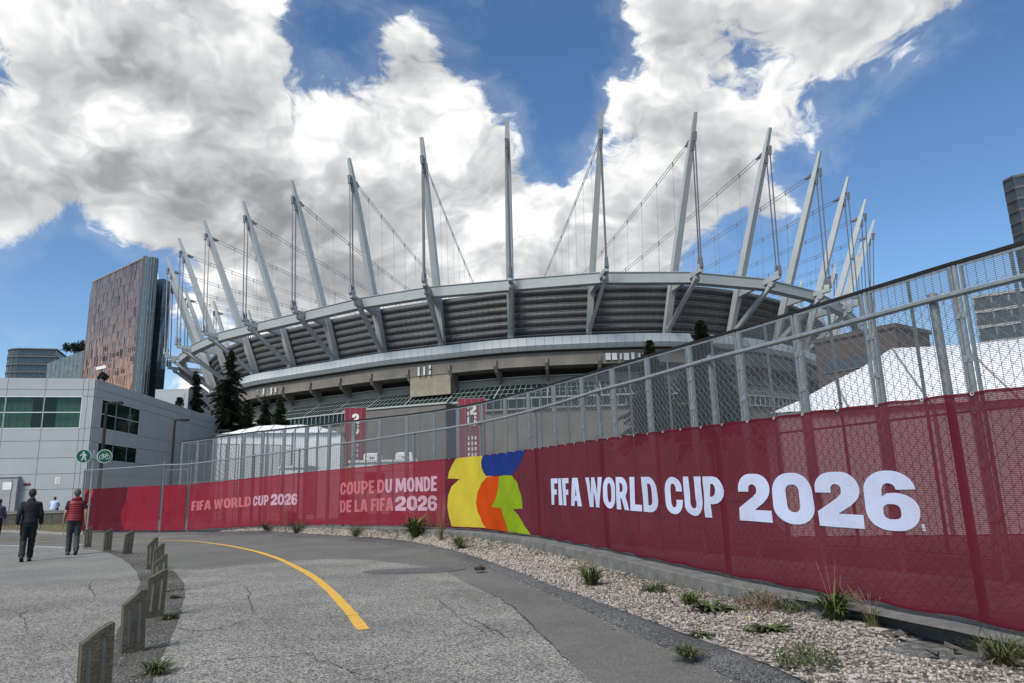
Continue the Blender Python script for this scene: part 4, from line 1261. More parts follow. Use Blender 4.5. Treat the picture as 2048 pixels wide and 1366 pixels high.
fl_ = thing('dandelion', 'small plant with a bright yellow flower head in the gravel', 'flower', p)
link('leaves', blade_mesh(16, .07, .13, .018, .6, 5).mesh('leaves', mt['leaf']), fl_, local=True)
MB().tube([(0, 0, 0), (.004, 0, .06), (0, .004, .115)], .003, 5).build('stem', mt['leaf'], fl_).matrix_parent_inverse = Matrix.Identity(4)
hd = MB()
for k in range(26):
    a = 2.4 * k; q = .022 * math.sqrt((k + 1) / 26); d = Vector((math.cos(a), math.sin(a), 0)); s_ = Vector((-d.y, d.x, 0))
    hd.add([Vector((0, 0, .115)) + d * .002, Vector((0, 0, .12)) + d * q + s_ * .005 + Vector((0, 0, .01 * (1 - q / .022))), Vector((0, 0, .125)) + d * q * 1.3, Vector((0, 0, .12)) + d * q - s_ * .005 + Vector((0, 0, .01 * (1 - q / .022)))], [(0, 1, 2, 3)])
link('petals', hd.mesh('petals', mt['flower']), fl_, local=True)

# ------------------------------------------------------------------ sign pole
sp0 = onz(171, 1089)
sd_ = math.hypot(sp0.x, sp0.y)
toz = atd(185, 900, sd_).z
sg = thing('path_sign', 'grey pole with two round green signs showing a walker and a bicycle', 'sign', sp0, rz=math.atan2(-sp0.x, sp0.y) + .1)
L_ = lambda o: (setattr(o, 'matrix_parent_inverse', Matrix.Identity(4)), o)[1]
L_(MB().tube([(0, 0, 0), (0, 0, toz)], .032, 10).build('pole', mt['galv'], sg))
for z in (1.35, 1.85): L_(MB().box(-.045, -.04, z, .045, .04, z + .05).build('pole_band', mt['galv'], sg))
zc = atd(185, 912.5, sd_).z
rad = (atd(180, 912, sd_) - atd(148, 912, sd_)).length / 2
L_(MB().box(-.16, -.05, zc - .1, .16, -.038, zc + .1).build('bracket', mt['galv'], sg))
mg = M('sign_green', (.006, .10, .055), .4, 0, .05); mw = M('sign_white', (.62, .66, .64), .45, 0, .04)
for sgn, nm in ((-1, 'walk'), (1, 'cycle')):
    cx = sgn * (rad + .085)
    P2 = lambda x, z_, d, cx=cx: Vector((cx + x, d, zc + z_))
    circ = lambda r_, n=40: [(r_ * math.cos(2 * math.pi * i / n), r_ * math.sin(2 * math.pi * i / n)) for i in range(n)]
    disc = L_(MB().prism(circ(rad), P2, -.066, -.058).build('sign_disc', mw, sg))
    MB().prism(circ(rad * .90), P2, -.070, -.0665).build('green_field', mg, disc)
    ic = MB(); s_ = rad
    bar = lambda a, b, w: [(a[0] - (b[1] - a[1]) / math.hypot(b[0] - a[0], b[1] - a[1]) * w, a[1] + (b[0] - a[0]) / math.hypot(b[0] - a[0], b[1] - a[1]) * w), (a[0] + (b[1] - a[1]) / math.hypot(b[0] - a[0], b[1] - a[1]) * w, a[1] - (b[0] - a[0]) / math.hypot(b[0] - a[0], b[1] - a[1]) * w), (b[0] + (b[1] - a[1]) / math.hypot(b[0] - a[0], b[1] - a[1]) * w, b[1] - (b[0] - a[0]) / math.hypot(b[0] - a[0], b[1] - a[1]) * w), (b[0] - (b[1] - a[1]) / math.hypot(b[0] - a[0], b[1] - a[1]) * w, b[1] + (b[0] - a[0]) / math.hypot(b[0] - a[0], b[1] - a[1]) * w)]
    d0, d1 = -.0745, -.0705
    if nm == 'walk':
        ic.prism([(x * .13 * s_ - .02 * s_, y * .13 * s_ + .56 * s_) for x, y in circ(1, 18)], P2, d0, d1)
        ic.prism([(-.16 * s_, .38 * s_), (.18 * s_, .38 * s_), (.24 * s_, .2 * s_), (.2 * s_, -.12 * s_), (-.1 * s_, -.12 * s_)], P2, d0, d1)
        for a, b, w in (((-.14, .34), (-.42, .04), .065), ((.17, .32), (.36, .02), .065), ((-.02, -.1), (-.2, -.62), .085), ((.12, -.1), (.36, -.62), .085)):
            ic.prism(bar((a[0] * s_, a[1] * s_), (b[0] * s_, b[1] * s_), w * s_), P2, d0, d1)
    else:
        for cx2 in (-.38, .40):
            ic.prism([(x * .32 * s_ + cx2 * s_, y * .32 * s_ - .12 * s_) for x, y in circ(1, 24)], P2, d0, d1, [[(x * .25 * s_ + cx2 * s_, y * .25 * s_ - .12 * s_) for x, y in circ(1, 24)][::-1]])
        for a, b in (((-.38, -.12), (-.2, .22)), ((-.2, .22), (.24, .22)), ((.24, .22), (0, -.14)), ((0, -.14), (-.38, -.12)), ((-.2, .22), (0, -.14)), ((.40, -.12), (.22, .34)), ((.12, .36), (.34, .32)), ((-.22, .22), (-.27, .34)), ((-.38, .35), (-.16, .35))):
            ic.prism(bar((a[0] * s_, a[1] * s_), (b[0] * s_, b[1] * s_), .032 * s_), P2, d0, d1)
    ic.build('pictogram', mw, disc)

# ------------------------------------------------------------------ lamp posts
def lamp(u, vt, d, arm, label, px=None):
    p = atd(u, vt, d); t = thing('lamp_post', label, 'lamp post', (p.x, p.y, 0), 'dark lamp posts behind the fences')
    mk = mt['black']
    MB().beam((p.x, p.y, 0), (p.x, p.y, p.z), .16, .16, (0, 1, 0), .11, .11).build('post', mk, t)
    MB().beam((p.x, p.y, p.z - .03), (p.x + arm, p.y, p.z - .01), .10, .09).build('arm', mk, t)
    MB().box(p.x + arm, p.y - .14, p.z - .09, p.x + arm + .55 * (1 if arm > 0 else -1), p.y + .14, p.z + .05).build('lamp_head', mk, t)
lamp(350, 840, 52, .35, 'dark square lamp post rising before the long grey side wall')
lamp(437, 861, 58, .35, 'dark lamp post just showing beside the tent peak')
lamp(214, 806, 47, .35, 'dark thin lamp post standing before the corner windows of the grey building')
# ------------------------------------------------------------------ people
def ell(c, rx, ry, n=16, tilt=0.0):
    return [Vector((c[0] + rx * math.cos(2 * math.pi * i / n), c[1] + ry * math.sin(2 * math.pi * i / n), c[2] + tilt * math.sin(2 * math.pi * i / n) * ry)) for i in range(n)]


from mathutils import noise as mnoise


def remeshed(mb, name, mat, voxel, smooth_it=3, folds=0.0):
    me = mb.mesh(name, mat)
    bm = bmesh.new(); bm.from_mesh(me); bmesh.ops.recalc_face_normals(bm, faces=bm.faces); bm.to_mesh(me); bm.free()
    o = bpy.data.objects.new(name, me); col.objects.link(o)
    r = o.modifiers.new('r', 'REMESH'); r.mode = 'VOXEL'; r.voxel_size = voxel; r.use_smooth_shade = True
    s_ = o.modifiers.new('s', 'SMOOTH'); s_.iterations = smooth_it; s_.factor = .5
    dg = bpy.context.evaluated_depsgraph_get(); e = o.evaluated_get(dg)
    m2 = bpy.data.meshes.new_from_object(e); m2.name = name
    bpy.data.objects.remove(o)
    if folds:
        for v in m2.vertices:
            c = v.co; q = mnoise.noise(Vector((c.x * 9, c.y * 9, c.z * 14))) * .6 + mnoise.noise(Vector((c.x * 5 + c.z * 6, c.y * 6, c.z * 22 + c.x * 20))) * .5
            v.co = c + v.normal * folds * q
    if not m2.materials: m2.materials.append(mat)
    return m2


def hand(mb, w, d, side, palm_n):
    """palm plus five bent fingers; w wrist, d direction of the hand, side thumb direction"""
    d = d.normalized(); side = side.normalized(); n = d.cross(side).normalized() * palm_n
    mb.tube([w - d * .01, w + d * .04, w + d * .085], [(.022, .016), (.036, .016), (.036, .014)], 8)
    for k, (o, L) in enumerate(((.026, .062), (.009, .072), (-.009, .066), (-.025, .052))):
        b = w + d * .08 + side * o
        mb.tube([b, b + d * L * .45 + n * .006, b + d * L * .8 + n * .022, b + d * L * .92 + n * .04], [.0095, .009, .008, .006], 6)
    t = w + d * .025 + side * .03
    mb.tube([t, t + side * .022 + d * .025 + n * .01, t + side * .026 + d * .055 + n * .022], [.012, .0105, .008], 6)


skin_m = M('skin', (.36, .21, .15), .55, 0, .06, 8)


def person(label, loc, height, facing, top, legs, hairm, feet=1, vest=None, short=False, group=None, glasses=False, skin=None):
    """walking figure seen from behind, local +Y is the walking direction"""
    H = 1.75; k = height / H
    skin = skin or skin_m
    # joints
    sh = {s_: Vector((.165 * s_, -.01, 1.405)) for s_ in (-1, 1)}
    sw = .10
    elb = {s_: Vector((.232 * s_, -.05 + sw * s_ * feet * .45, 1.135)) for s_ in (-1, 1)}
    wr = {s_: Vector((.245 * s_, .04 + sw * s_ * feet * 1.1, .885)) for s_ in (-1, 1)}
    hip = {s_: Vector((.092 * s_, 0, .93)) for s_ in (-1, 1)}
    kn = {1: Vector((.085, .10, .50)) if feet > 0 else Vector((.085, .03, .49)), -1: Vector((-.085, .03, .49)) if feet > 0 else Vector((-.085, .10, .50))}
    an = {1: Vector((.075, .12, .085)) if feet > 0 else Vector((.075, -.17, .135)), -1: Vector((-.075, -.17, .135)) if feet > 0 else Vector((-.075, .12, .085))}
    b = MB()
    b.rings([ell((0, 0, z), rx, ry) for z, rx, ry in ((.86, .12, .09), (.92, .158, .108), (1.0, .155, .105), (1.1, .142, .095), (1.25, .16, .108), (1.38, .18, .112), (1.44, .165, .09), (1.48, .085, .07), (1.53, .056, .06), (1.57, .053, .057), (1.60, .05, .055))])
    # head with ears, nose, chin
    b.rings([ell((0, .012 + o, z), rx, ry) for z, rx, ry, o in ((1.535, .03, .035, .035), (1.56, .052, .068, .022), (1.60, .068, .088, .01), (1.65, .076, .098, .0), (1.70, .073, .094, -.004), (1.735, .055, .07, -.006), (1.752, .02, .03, -.006))])
    for s_ in (-1, 1):
        b.rings([ell((.078 * s_, 0, z), .01, r_, 8) for z, r_ in ((1.605, .006), (1.62, .016), (1.645, .02), (1.665, .014))])
    b.tube([(0, .10, 1.66), (0, .118, 1.625), (0, .10, 1.612)], [.008, .014, .008], 8)
    for s_ in (-1, 1):
        b.tube([sh[s_] - Vector((.05 * s_, 0, 0)), sh[s_], sh[s_].lerp(elb[s_], .5), elb[s_], elb[s_].lerp(wr[s_], .35), wr[s_]], [.05, .056, .048, .04, .041, .026], 10)
        hand(b, wr[s_], (wr[s_] - elb[s_]) + Vector((0, 0, -.1)), Vector((0, 1, 0)), -s_)
        b.tube([hip[s_] + Vector((0, 0, .05)), hip[s_], hip[s_].lerp(kn[s_], .5), kn[s_], kn[s_].lerp(an[s_], .35), an[s_]], [.085, .086, .072, .052, .053, .034], 10)
    body = link('person', remeshed(b, 'person', skin, .0075, 2))
    # clothes
    fold = lambda z, a=.006: a * math.sin(z * 46)
    lg = MB()
    lg.rings([ell((0, 0, z), rx, ry) for z, rx, ry in ((.84, .14, .11), (.90, .175, .125), (.98, .172, .12), (1.04, .162, .112))])
    for s_ in (-1, 1):
        pts_ = [hip[s_] + Vector((0, 0, .02)), hip[s_].lerp(kn[s_], .3), hip[s_].lerp(kn[s_], .7), kn[s_], kn[s_].lerp(an[s_], .3), kn[s_].lerp(an[s_], .6), kn[s_].lerp(an[s_], .85), an[s_] + Vector((0, 0, -.01))]
        lg.tube(pts_, [(.098, .102), (.094, .098), (.08, .084), (.073, .077), (.071, .075), (.066, .07), (.068, .072), (.066, .07)], 12)
    tr_ = link('trousers', remeshed(lg, 'trousers', legs, .012, 2, .016), body)
    for s_ in (-1, 1):
        f = an[s_]; up_ = .05 if f.z > .12 else 0
        shoe = MB().rings([[Vector((f.x + x * w_, f.y + y0 + x * 0, max(0, f.z - .085) + z_ + (-.06 * (y0 / .2) if up_ else 0))) for x, z_ in ((-1, .0), (-1, .035), (-.6, hh_), (.6, hh_), (1, .035), (1, 0))] for y0, w_, hh_ in ((-.085, .032, .07), (-.05, .04, .10), (.02, .042, .10), (.08, .046, .07), (.14, .045, .05), (.185, .028, .035))])
        shoe.build('shoe', shoe_m, body, smooth=True).parent = body
    tp = MB(); infl = .018
    zb = .90 if vest is None else .90
    tp.rings([ell((0, -.004, z), rx + infl + fold(z, .004), ry + infl + fold(z + .03, .004)) for z, rx, ry in ((zb, .165, .115), (.96, .165, .115), (1.03, .158, .11), (1.1, .15, .102), (1.18, .155, .106), (1.26, .166, .112), (1.33, .178, .116), (1.38, .172, .112), (1.42, .145, .098), (1.46, .10, .084), (1.49, .07, .07), (1.51, .06, .062))])
    for s_ in (-1, 1):
        e_, w_ = elb[s_], wr[s_]
        if short: tp.tube([sh[s_] - Vector((.06 * s_, 0, .0)), sh[s_] + Vector((.008 * s_, 0, -.01)), sh[s_].lerp(e_, .35), sh[s_].lerp(e_, .72)], [.06, .068, .068, .066], 10)
        else: tp.tube([sh[s_] - Vector((.06 * s_, 0, 0)), sh[s_] + Vector((.008 * s_, 0, -.01)), sh[s_].lerp(e_, .35), sh[s_].lerp(e_, .7), e_, e_.lerp(w_, .3), e_.lerp(w_, .65), e_.lerp(w_, .97)], [.06, .068, .066, .060, .059, .058, .051, .044], 10)
    link('shirt' if vest else 'jacket', remeshed(tp, 'top', top, .012, 2, .012), body)
    # collar
    MB().rings([ell((0, .0, z), r_, r_ * 1.02, 16) for z, r_ in ((1.48, .085), (1.51, .073), (1.535, .07), (1.535, .062), (1.50, .06))], cap=False).build('collar', top if not vest else vest, body, smooth=True)
    if vest:
        vb = MB(); rws = []
        zz = np.linspace(.90, 1.455, 56)
        for z in zz:
            rx = float(np.interp(z, [.90, 1.0, 1.1, 1.26, 1.38, 1.43, 1.455], [.19, .186, .176, .188, .20, .182, .13])); ry = float(np.interp(z, [.90, 1.0, 1.1, 1.26, 1.38, 1.43, 1.455], [.14, .138, .13, .138, .142, .118, .10]))
            q = .011 * abs(math.sin(math.pi * (z - .90) / .062)) ** .6
            rws.append(ell((0, -.006, z), rx + q, ry + q, 26))
        vb.rings(rws); vb.build('padded_vest', vest, body, smooth=True)
        hood = MB().rings([ell((0, -.045 - .02 * math.sin(t * 3), z), rx, ry, 18, tilt=-.35) for t, (z, rx, ry) in enumerate(((1.40, .08, .045), (1.425, .125, .085), (1.465, .135, .10), (1.51, .115, .09), (1.535, .09, .07), (1.52, .06, .05)))])
        hood.build('hood', vest, body, smooth=True)
    hr = MB()
    hr.rings([ell((0, -.012 + o, z), rx, ry, 18) for z, rx, ry, o in ((1.565, .045, .04, -.048), (1.60, .066, .062, -.035), (1.65, .082, .096, -.012), (1.70, .081, .102, -.006), (1.738, .066, .084, -.004), (1.766, .034, .045, -.002))])
    h_ = hr.build('hair', hairm, body, smooth=True)
    if glasses: MB().tube([(-.085, .02, 1.655), (-.085, .10, 1.65), (-.03, .115, 1.645), (.03, .115, 1.645), (.085, .10, 1.65), (.085, .02, 1.655)], .006, 6).build('glasses', mt['black'], body)
    for c in body.children: c.matrix_parent_inverse = Matrix.Identity(4)
    body.location = loc; body.rotation_euler = (0, 0, facing); body.scale = (k, k, k)
    tag(body, label, 'person', group)
    return body


shoe_m = M('black_shoe', (.012, .012, .012), .5)
navy = M('navy_knit', (.0045, .006, .013), .85, 0, .2, 12, bump=.3, bscale=200)
blackc = M('black_cloth', (.008, .009, .012), .85, 0, .2, 10, bump=.2, bscale=120)
greyc = M('charcoal_cloth', (.035, .036, .04), .85, 0, .2, 10, bump=.2, bscale=120)
redv = M('red_padded', (.19, .008, .016), .5, 0, .12, 8, bump=.2, bscale=40)
blueshirt = M('pale_blue_cloth', (.42, .50, .68), .8, 0, .08, 8)
purple = M('dusky_purple_cloth', (.06, .045, .09), .8)
hair_b = M('black_hair', (.008, .007, .007), .6, 0, .3, 30, bump=.5, bscale=90)
hair_g = M('grey_hair', (.055, .055, .055), .6, 0, .3, 30, bump=.5, bscale=90)


def stand(u, v, utop, vtop): 
    p = onz(u, v, .004); return p, atd(utop, vtop, math.hypot(p.x, p.y)).z
p, h = stand(50, 1123, 61, 979)
person('man in navy jumper and black trousers walking away on the path', p, h, .56, navy, blackc, hair_b, feet=1)
p, h = stand(143, 1110, 148, 979)
person('grey-haired man in red padded vest and charcoal trousers walking away', p, h, .66, navy, greyc, hair_g, feet=-1, vest=redv, short=True, glasses=True)
p = onz(-9, 1080, .004)
person('person in dusky purple top, only an arm showing at the side of the low wall', (p.x, p.y, 0), 1.7, .6, purple, blackc, hair_b, feet=1)

# low wall with kerb and dry verge on the left, and someone sitting on it
w0 = onz(-60, 1061); w1 = onz(150, 1057)
wl = thing('low_wall', 'low dark weathered concrete retaining wall behind the two walkers', 'wall', (w0 + w1) / 2)
wd = (w1 - w0).normalized(); wn = Vector((-wd.y, wd.x, 0))
wz = atd(90, 1021, math.hypot(*onz(90, 1058).xy)).z
nb = 9
for i in range(nb):
    a = w0 + wd * ((w1 - w0).length * i / nb); b = w0 + wd * ((w1 - w0).length * (i + 1) / nb - .02)
    MB().beam(a + wn * .2 + Vector((0, 0, wz * .42)), b + wn * .2 + Vector((0, 0, wz * .42)), .4, wz * .84).build('wall_block', M('dark_concrete', (.065, .062, .052), .95, 0, .4, 3, bump=.6, bscale=30, streak=.4) if i == 0 else bpy.data.materials['dark_concrete'], wl)
MB().beam(w0 + wn * .2 + Vector((0, 0, wz * .92)), w1 + wn * .2 + Vector((0, 0, wz * .92)), .5, wz * .16).build('coping', mt['footing'], wl)
# verge
k0 = onz(-80, 1062); k1 = onz(75, 1066); k2 = onz(130, 1070); k3 = onz(168, 1069)
vs = [k0, k1, k2, k3, onz(172, 1060), w1 + Vector((0, 0, .1)), w0 + Vector((0, 0, .1))]
struct(MB().add([(q.x, q.y, .03) for q in vs[:5]] + [(q.x, q.y, .22) for q in vs[5:]], [(0, 1, 6), (1, 5, 6), (1, 2, 5), (2, 3, 4), (2, 4, 5)]).build('verge', M('dry_soil', (.11, .09, .06), .95, 0, .4, 6, bump=.5, bscale=40)))
kb = MB()
for a, b in ((k0, k1), (k1, k2), (k2, k3)): kb.beam(a + Vector((0, 0, .05)), b + Vector((0, 0, .05)), .16, .11)
struct(kb.build('kerb', mt['concl']))
gb = MB(); r9 = random.Random(4)
for i in range(2600):
    a, b, c = r9.random(), r9.random(), r9.random()
    q = (k0.lerp(k3, a)).lerp(w0.lerp(w1, a), b); z = .03 + .19 * b
    hh_ = r9.uniform(.05, .16); dx = r9.uniform(-.06, .06); dy = r9.uniform(-.06, .06)
    gb.add([(q.x - .012, q.y, z - .02), (q.x + .012, q.y, z - .02), (q.x + dx, q.y + dy, z + hh_)], [(0, 1, 2)])
gg = gb.build('dry_grass', mt['drygrass'], fix=False); stuff(gg); gg['label'] = 'dry straw grass on the verge below the low wall'; gg['category'] = 'grass'
# seated person (back to us, leaning forward, on the wall's coping)
sp_ = onz(108, 1057); sdist = math.hypot(sp_.x, sp_.y); seat = wl.location
ps = atd(106, 1020, sdist + .35)
sb = MB()
sb.rings([ell((0, .0 + o, z), rx, ry) for z, rx, ry, o in ((.0, .16, .12, 0), (.12, .165, .125, .0), (.28, .155, .115, .04), (.42, .17, .12, .09), (.52, .165, .10, .13), (.56, .08, .07, .16), (.62, .052, .055, .19))])
sb.rings([ell((0, .21 + o, z), rx, ry) for z, rx, ry, o in ((.60, .03, .035, .02), (.64, .06, .075, .01), (.70, .075, .095, 0), (.76, .072, .09, -.01), (.80, .045, .06, -.01))])
for s_ in (-1, 1):
    A, B_, C_ = Vector((.18 * s_, .13, .5)), Vector((.25 * s_, .26, .26)), Vector((.12 * s_, .45, .22))
    sb.tube([A, A.lerp(B_, .5), B_, B_.lerp(C_, .4), C_], [.055, .048, .04, .04, .026], 10); hand(sb, C_, Vector((-s_ * .5, 1, -.2)), Vector((0, 0, 1)), 1)
    h0_, kn_, an_ = Vector((.09 * s_, .05, .06)), Vector((.12 * s_, .48, .10)), Vector((.12 * s_, .50, -.36))
    sb.tube([h0_, h0_.lerp(kn_, .5), kn_, kn_.lerp(an_, .4), an_], [.085, .075, .055, .055, .036], 10); sb.tube([an_ + Vector((0, -.05, -.03)), an_ + Vector((0, .08, -.05)), an_ + Vector((0, .17, -.06))], [.04, .042, .028], 8)
seated = link('person', remeshed(sb, 'person', skin_m, .0075, 2))
shb = MB(); shb.rings([ell((0, .0 + o, z), rx + .018, ry + .018) for z, rx, ry, o in ((-.01, .165, .125, 0), (.06, .17, .13, .0), (.12, .165, .125, .0), (.28, .158, .118, .04), (.42, .172, .122, .09), (.52, .165, .10, .13), (.565, .085, .075, .16))])
for s_ in (-1, 1):
    A, B_, C_ = Vector((.18 * s_, .13, .5)), Vector((.25 * s_, .26, .26)), Vector((.12 * s_, .45, .22))
    shb.tube([A - Vector((.05 * s_, 0, 0)), A, A.lerp(B_, .5), B_, B_.lerp(C_, .4), B_.lerp(C_, .9)], [.06, .075, .066, .06, .056, .046], 10)
link('shirt', remeshed(shb, 'shirt', blueshirt, .012, 2), seated)
tl = MB()
for s_ in (-1, 1):
    h0_, kn_, an_ = Vector((.09 * s_, .05, .06)), Vector((.12 * s_, .48, .10)), Vector((.12 * s_, .50, -.36))
    tl.tube([h0_ - Vector((0, .06, 0)), h0_.lerp(kn_, .5), kn_, kn_.lerp(an_, .4), an_], [.105, .09, .072, .07, .06], 10)
link('trousers', remeshed(tl, 'trousers', blackc, .013, 2), seated)
MB().rings([ell((0, .195 + o, z), rx, ry, 16) for z, rx, ry, o in ((.64, .05, .05, -.04), (.68, .075, .08, -.02), (.74, .08, .098, 0), (.79, .062, .08, 0), (.815, .03, .04, 0))]).build('hair', hair_b, seated, smooth=True)
seated.location = (ps.x, ps.y, wz); seated.rotation_euler = (0, 0, .35)
for c in seated.children: c.matrix_parent_inverse = Matrix.Identity(4)
tag(seated, 'person in pale blue shirt sitting on the low wall with back turned', 'person')

# ------------------------------------------------------------------ stadium
ST = thing('stadium', 'large oval stadium with white fascia, dark ribbed facade and a crown of pale masts', 'stadium', (-2.07, 266.4, 0))
A_, B_s, EE, CX, CY, ROT, PH = 116.0, 96.7, 2.4337, -2.07, 266.4, 2.5541, .147
Zf, Zs, Zt = 35.514 + CZ, 47.092 + CZ, 83.371 + CZ
RF, RS, RT = -5.384, 10.2685, 12.6754
NM = 36
tt_ = np.linspace(0, 2 * np.pi, 1441); cc_, ss_ = np.cos(tt_), np.sin(tt_)
ex = A_ * np.sign(cc_) * np.abs(cc_) ** (2 / EE); ey = B_s * np.sign(ss_) * np.abs(ss_) ** (2 / EE)
SS = np.concatenate([[0], np.cumsum(np.hypot(np.diff(ex), np.diff(ey)))]); SS /= SS[-1]


def plan(k, r):
    s_ = (k / NM + PH) % 1; h = .004
    x, y = np.interp(s_, SS, ex), np.interp(s_, SS, ey)
    tx = np.interp((s_ + h) % 1, SS, ex) - np.interp((s_ - h) % 1, SS, ex); ty = np.interp((s_ + h) % 1, SS, ey) - np.interp((s_ - h) % 1, SS, ey)
    l = math.hypot(tx, ty); x += ty / l * r; y -= tx / l * r
    return Vector((CX + x * math.cos(ROT) - y * math.sin(ROT), CY + x * math.sin(ROT) + y * math.cos(ROT), 0))


obs_tip = {-4: (497, 620), -3: (427, 602), -2: (368.5, 575), 0: (333, 513), 1: (358, 477), 2: (408, 441), 3: (486, 403), 4: (583, 361), 5: (698, 317), 6: (843, 275), 7: (1014, 239), 8: (1204, 220), 9: (1391, 225), 10: (1540, 256), 11: (1640, 303), 12: (1696, 354), 13: (1731, 399), 14: (1748, 440)}
obs_st = {0: (331, 713), 1: (355, 693), 2: (408, 667), 3: (487.5, 646), 4: (586, 622), 5: (703, 592), 6: (848, 568), 7: (1021, 557), 8: (1213.6, 539), 9: (1402, 540), 10: (1558, 554), 11: (1658, 580)}
obs_ft = {2: (514, 753), 3: (588, 740), 4: (674, 726), 5: (768, 711), 6: (886, 697), 7: (1022.6, 683), 8: (1177, 675), 9: (1331, 671.5)}


def ring_points(obs, r, z):
    """36 plan points: the fitted oval, corrected where the photograph shows the point, the correction fading out beyond"""
    ks = sorted(obs); cor = {k: onz(*obs[k], z) - plan(k, r) for k in ks}
    out = []
    for i in range(NM):
        k = i if i <= 20 else i - NM
        p = plan(k, r)
        if k in cor: c = cor[k]
        elif ks[0] < k < ks[-1]:
            lo = max(q for q in ks if q < k); hi = min(q for q in ks if q > k); c = cor[lo].lerp(cor[hi], (k - lo) / (hi - lo))
        else:
            e = ks[-1] if k > ks[-1] else ks[0]; f = max(0, 1 - abs(k - e) / 4); c = cor[e] * f
        out.append(Vector((p.x + c.x, p.y + c.y, z)))
    return out


FT = ring_points(obs_ft, RF, Zf); TP = ring_points(obs_tip, RT, Zt); SP = ring_points(obs_st, RS, Zs)


def crv(P_, x):
    """closed Catmull-Rom through the 36 points at parameter x"""
    i = math.floor(x); t = x - i
    a, b, c, d = (P_[(i + q) % NM] for q in (-1, 0, 1, 2))
    return .5 * ((2 * b) + (c - a) * t + (2 * a - 5 * b + 4 * c - d) * t * t + (3 * b - a - 3 * c + d) * t ** 3)


def outward(P_, x):
    d = crv(P_, x + .05) - crv(P_, x - .05); n = Vector((d.y, -d.x, 0)).normalized()
    c = Vector((CX, CY, 0)); q = crv(P_, x)
    return n if n.dot(q - c) > 0 else -n


ATT = [FT[k].lerp(TP[k], (Zs - 1.0 - Zf) / (Zt - Zf)) for k in range(NM)]      # strut foot on the mast
VIS = [k % NM for k in range(-7, 18)]                                            # units the photograph shows something of
hub = Vector((CX, CY, 57.5))
for k in range(NM):
    f, t, s_ = FT[k], TP[k], SP[k]; n = outward(SP, k)
    kn_ = f.lerp(t, .80)
    mbm = MB()
    # mast: box section with a long taper and a bevelled tip
    lat = n.cross(Vector((0, 0, 1)))
    sec = lambda c, w, d: [c + lat * (-w / 2) + n * (-d / 2), c + lat * (w / 2) + n * (-d / 2), c + lat * (w / 2) + n * (d / 2), c + lat * (-w / 2) + n * (d / 2)]
    tip = sec(t, .85, .55)
    mbm.rings([sec(f.lerp(t, q), w, d) for q, w, d in ((-.02, 1.25, 1.35), (.2, 1.55, 1.75), (.45, 1.5, 1.7), (.8, 1.2, 1.45), (.86, 1.1, 1.3))] + [tip])
    mast = mbm.build('mast', mt['steel'], ST)
    vis = k in VIS
    # strut
    ip = ATT[k]
    MB().beam(ip, s_, 1.0, 1.9, (0, 0, 1), .9, .8).build('strut', mt['steel_ring'], mast)
    # brace with pin plates
    br0 = s_ - n * 1.6 - Vector((0, 0, .7)); br1 = f + n * .9 + Vector((0, 0, .7))
    MB().beam(br0, br1, .8, 1.0, n).build('brace', mt['steel_ring'], mast)
    if vis:
        for q in (br0.lerp(br1, .05), br0.lerp(br1, .97)): MB().tube([q - lat * .62, q + lat * .62], .75, 12).build('pin_plate', mt['steel_ring'], mast)
    # stays
    for q, dn, nm in ((.90, .45, 'stay'), (.865, -.45, 'stay')):
        a = f.lerp(t, q) + n * (.9 + dn * .6); b = s_ + n * (dn - .1) + Vector((0, 0, 1.0))
        d = (b - a).normalized()
        st_ = MB().tube([a + d * 1.5, b - d * 1.5], .17, 6)
        st_.tube([a - d * .4, a + d * 1.8], [.5, .34], 8); st_.tube([b - d * 1.8, b + d * .5], [.34, .5], 8)
        st_.build(nm, mt['cable'] if nm != 'clevis' else mt['steel'], mast)
    MB().beam(s_ - n * .4 + Vector((0, 0, -.4)), s_ - n * .3 + Vector((0, 0, 1.4)), .9, 1.3, n).build('stay_bracket', mt['steel'], mast)
    # radial suspension cable towards the centre ring, in pairs, with hangers
    a = f.lerp(t, .885) - n * .8; e = hub.lerp(Vector((a.x, a.y, hub.z)), .22)
    segs = 13; cpts = []
    for i in range(segs + 1):
        q = i / segs; p_ = a.lerp(e, q); p_.z -= 1.6 * 4 * q * (1 - q); cpts.append(p_)
    cb = MB()
    for dz in (.42, -.42): cb.tube([q + Vector((0, 0, dz)) for q in cpts], .075, 5)
    for q in cpts[1:-1]: cb.beam(q + Vector((0, 0, -.65)), q + Vector((0, 0, .55)), .2, .2, (0, 1, 0))
    cb.tube([a, a.lerp(e, .02)], [.6, .25], 6)
    cb.build('suspension_cable', mt['cable'], mast)
    hg = MB()
    for q in cpts[1:-1]: hg.tube([q, Vector((q.x, q.y, Zs - 3)) + (hub - Vector((q.x, q.y, hub.z))) * .02], .032, 3, cap=False)
    ho = hg.build('hangers', mt['cable'], mast, fix=False); stuff(ho)
    # little cleats up the inner face of the mast
    if vis:
        ck = MB()
        for i in range(9): q = f.lerp(t, .34 + .035 * i) - n * .98; ck.box(q.x - .14, q.y - .14, q.z - .1, q.x + .14, q.y + .14, q.z + .1)
        stuff(ck.build('cleats', mt['steel'], mast))
# ring beam through the struts
RB = [SP[k].lerp(ATT[k], .40) for k in range(NM)]
for k in range(NM):
    a, b = RB[k], RB[(k + 1) % NM]
    n = outward(SP, k + .5)
    m_ = MB(); m_.beam(a + Vector((0, 0, -.15)), b + Vector((0, 0, -.15)), 1.7, 2.3)
    for s_ in (-1, 1): m_.beam(a + Vector((0, 0, -.15 + 1.2 * s_)), b + Vector((0, 0, -.15 + 1.2 * s_)), 2.1, .16)
    m_.build('ring_beam', mt['steel_ring'], ST)
# inflated facade cushions
NROW = 6
SKW = (Zs + .3 - Zf) / (Zt - Zf)


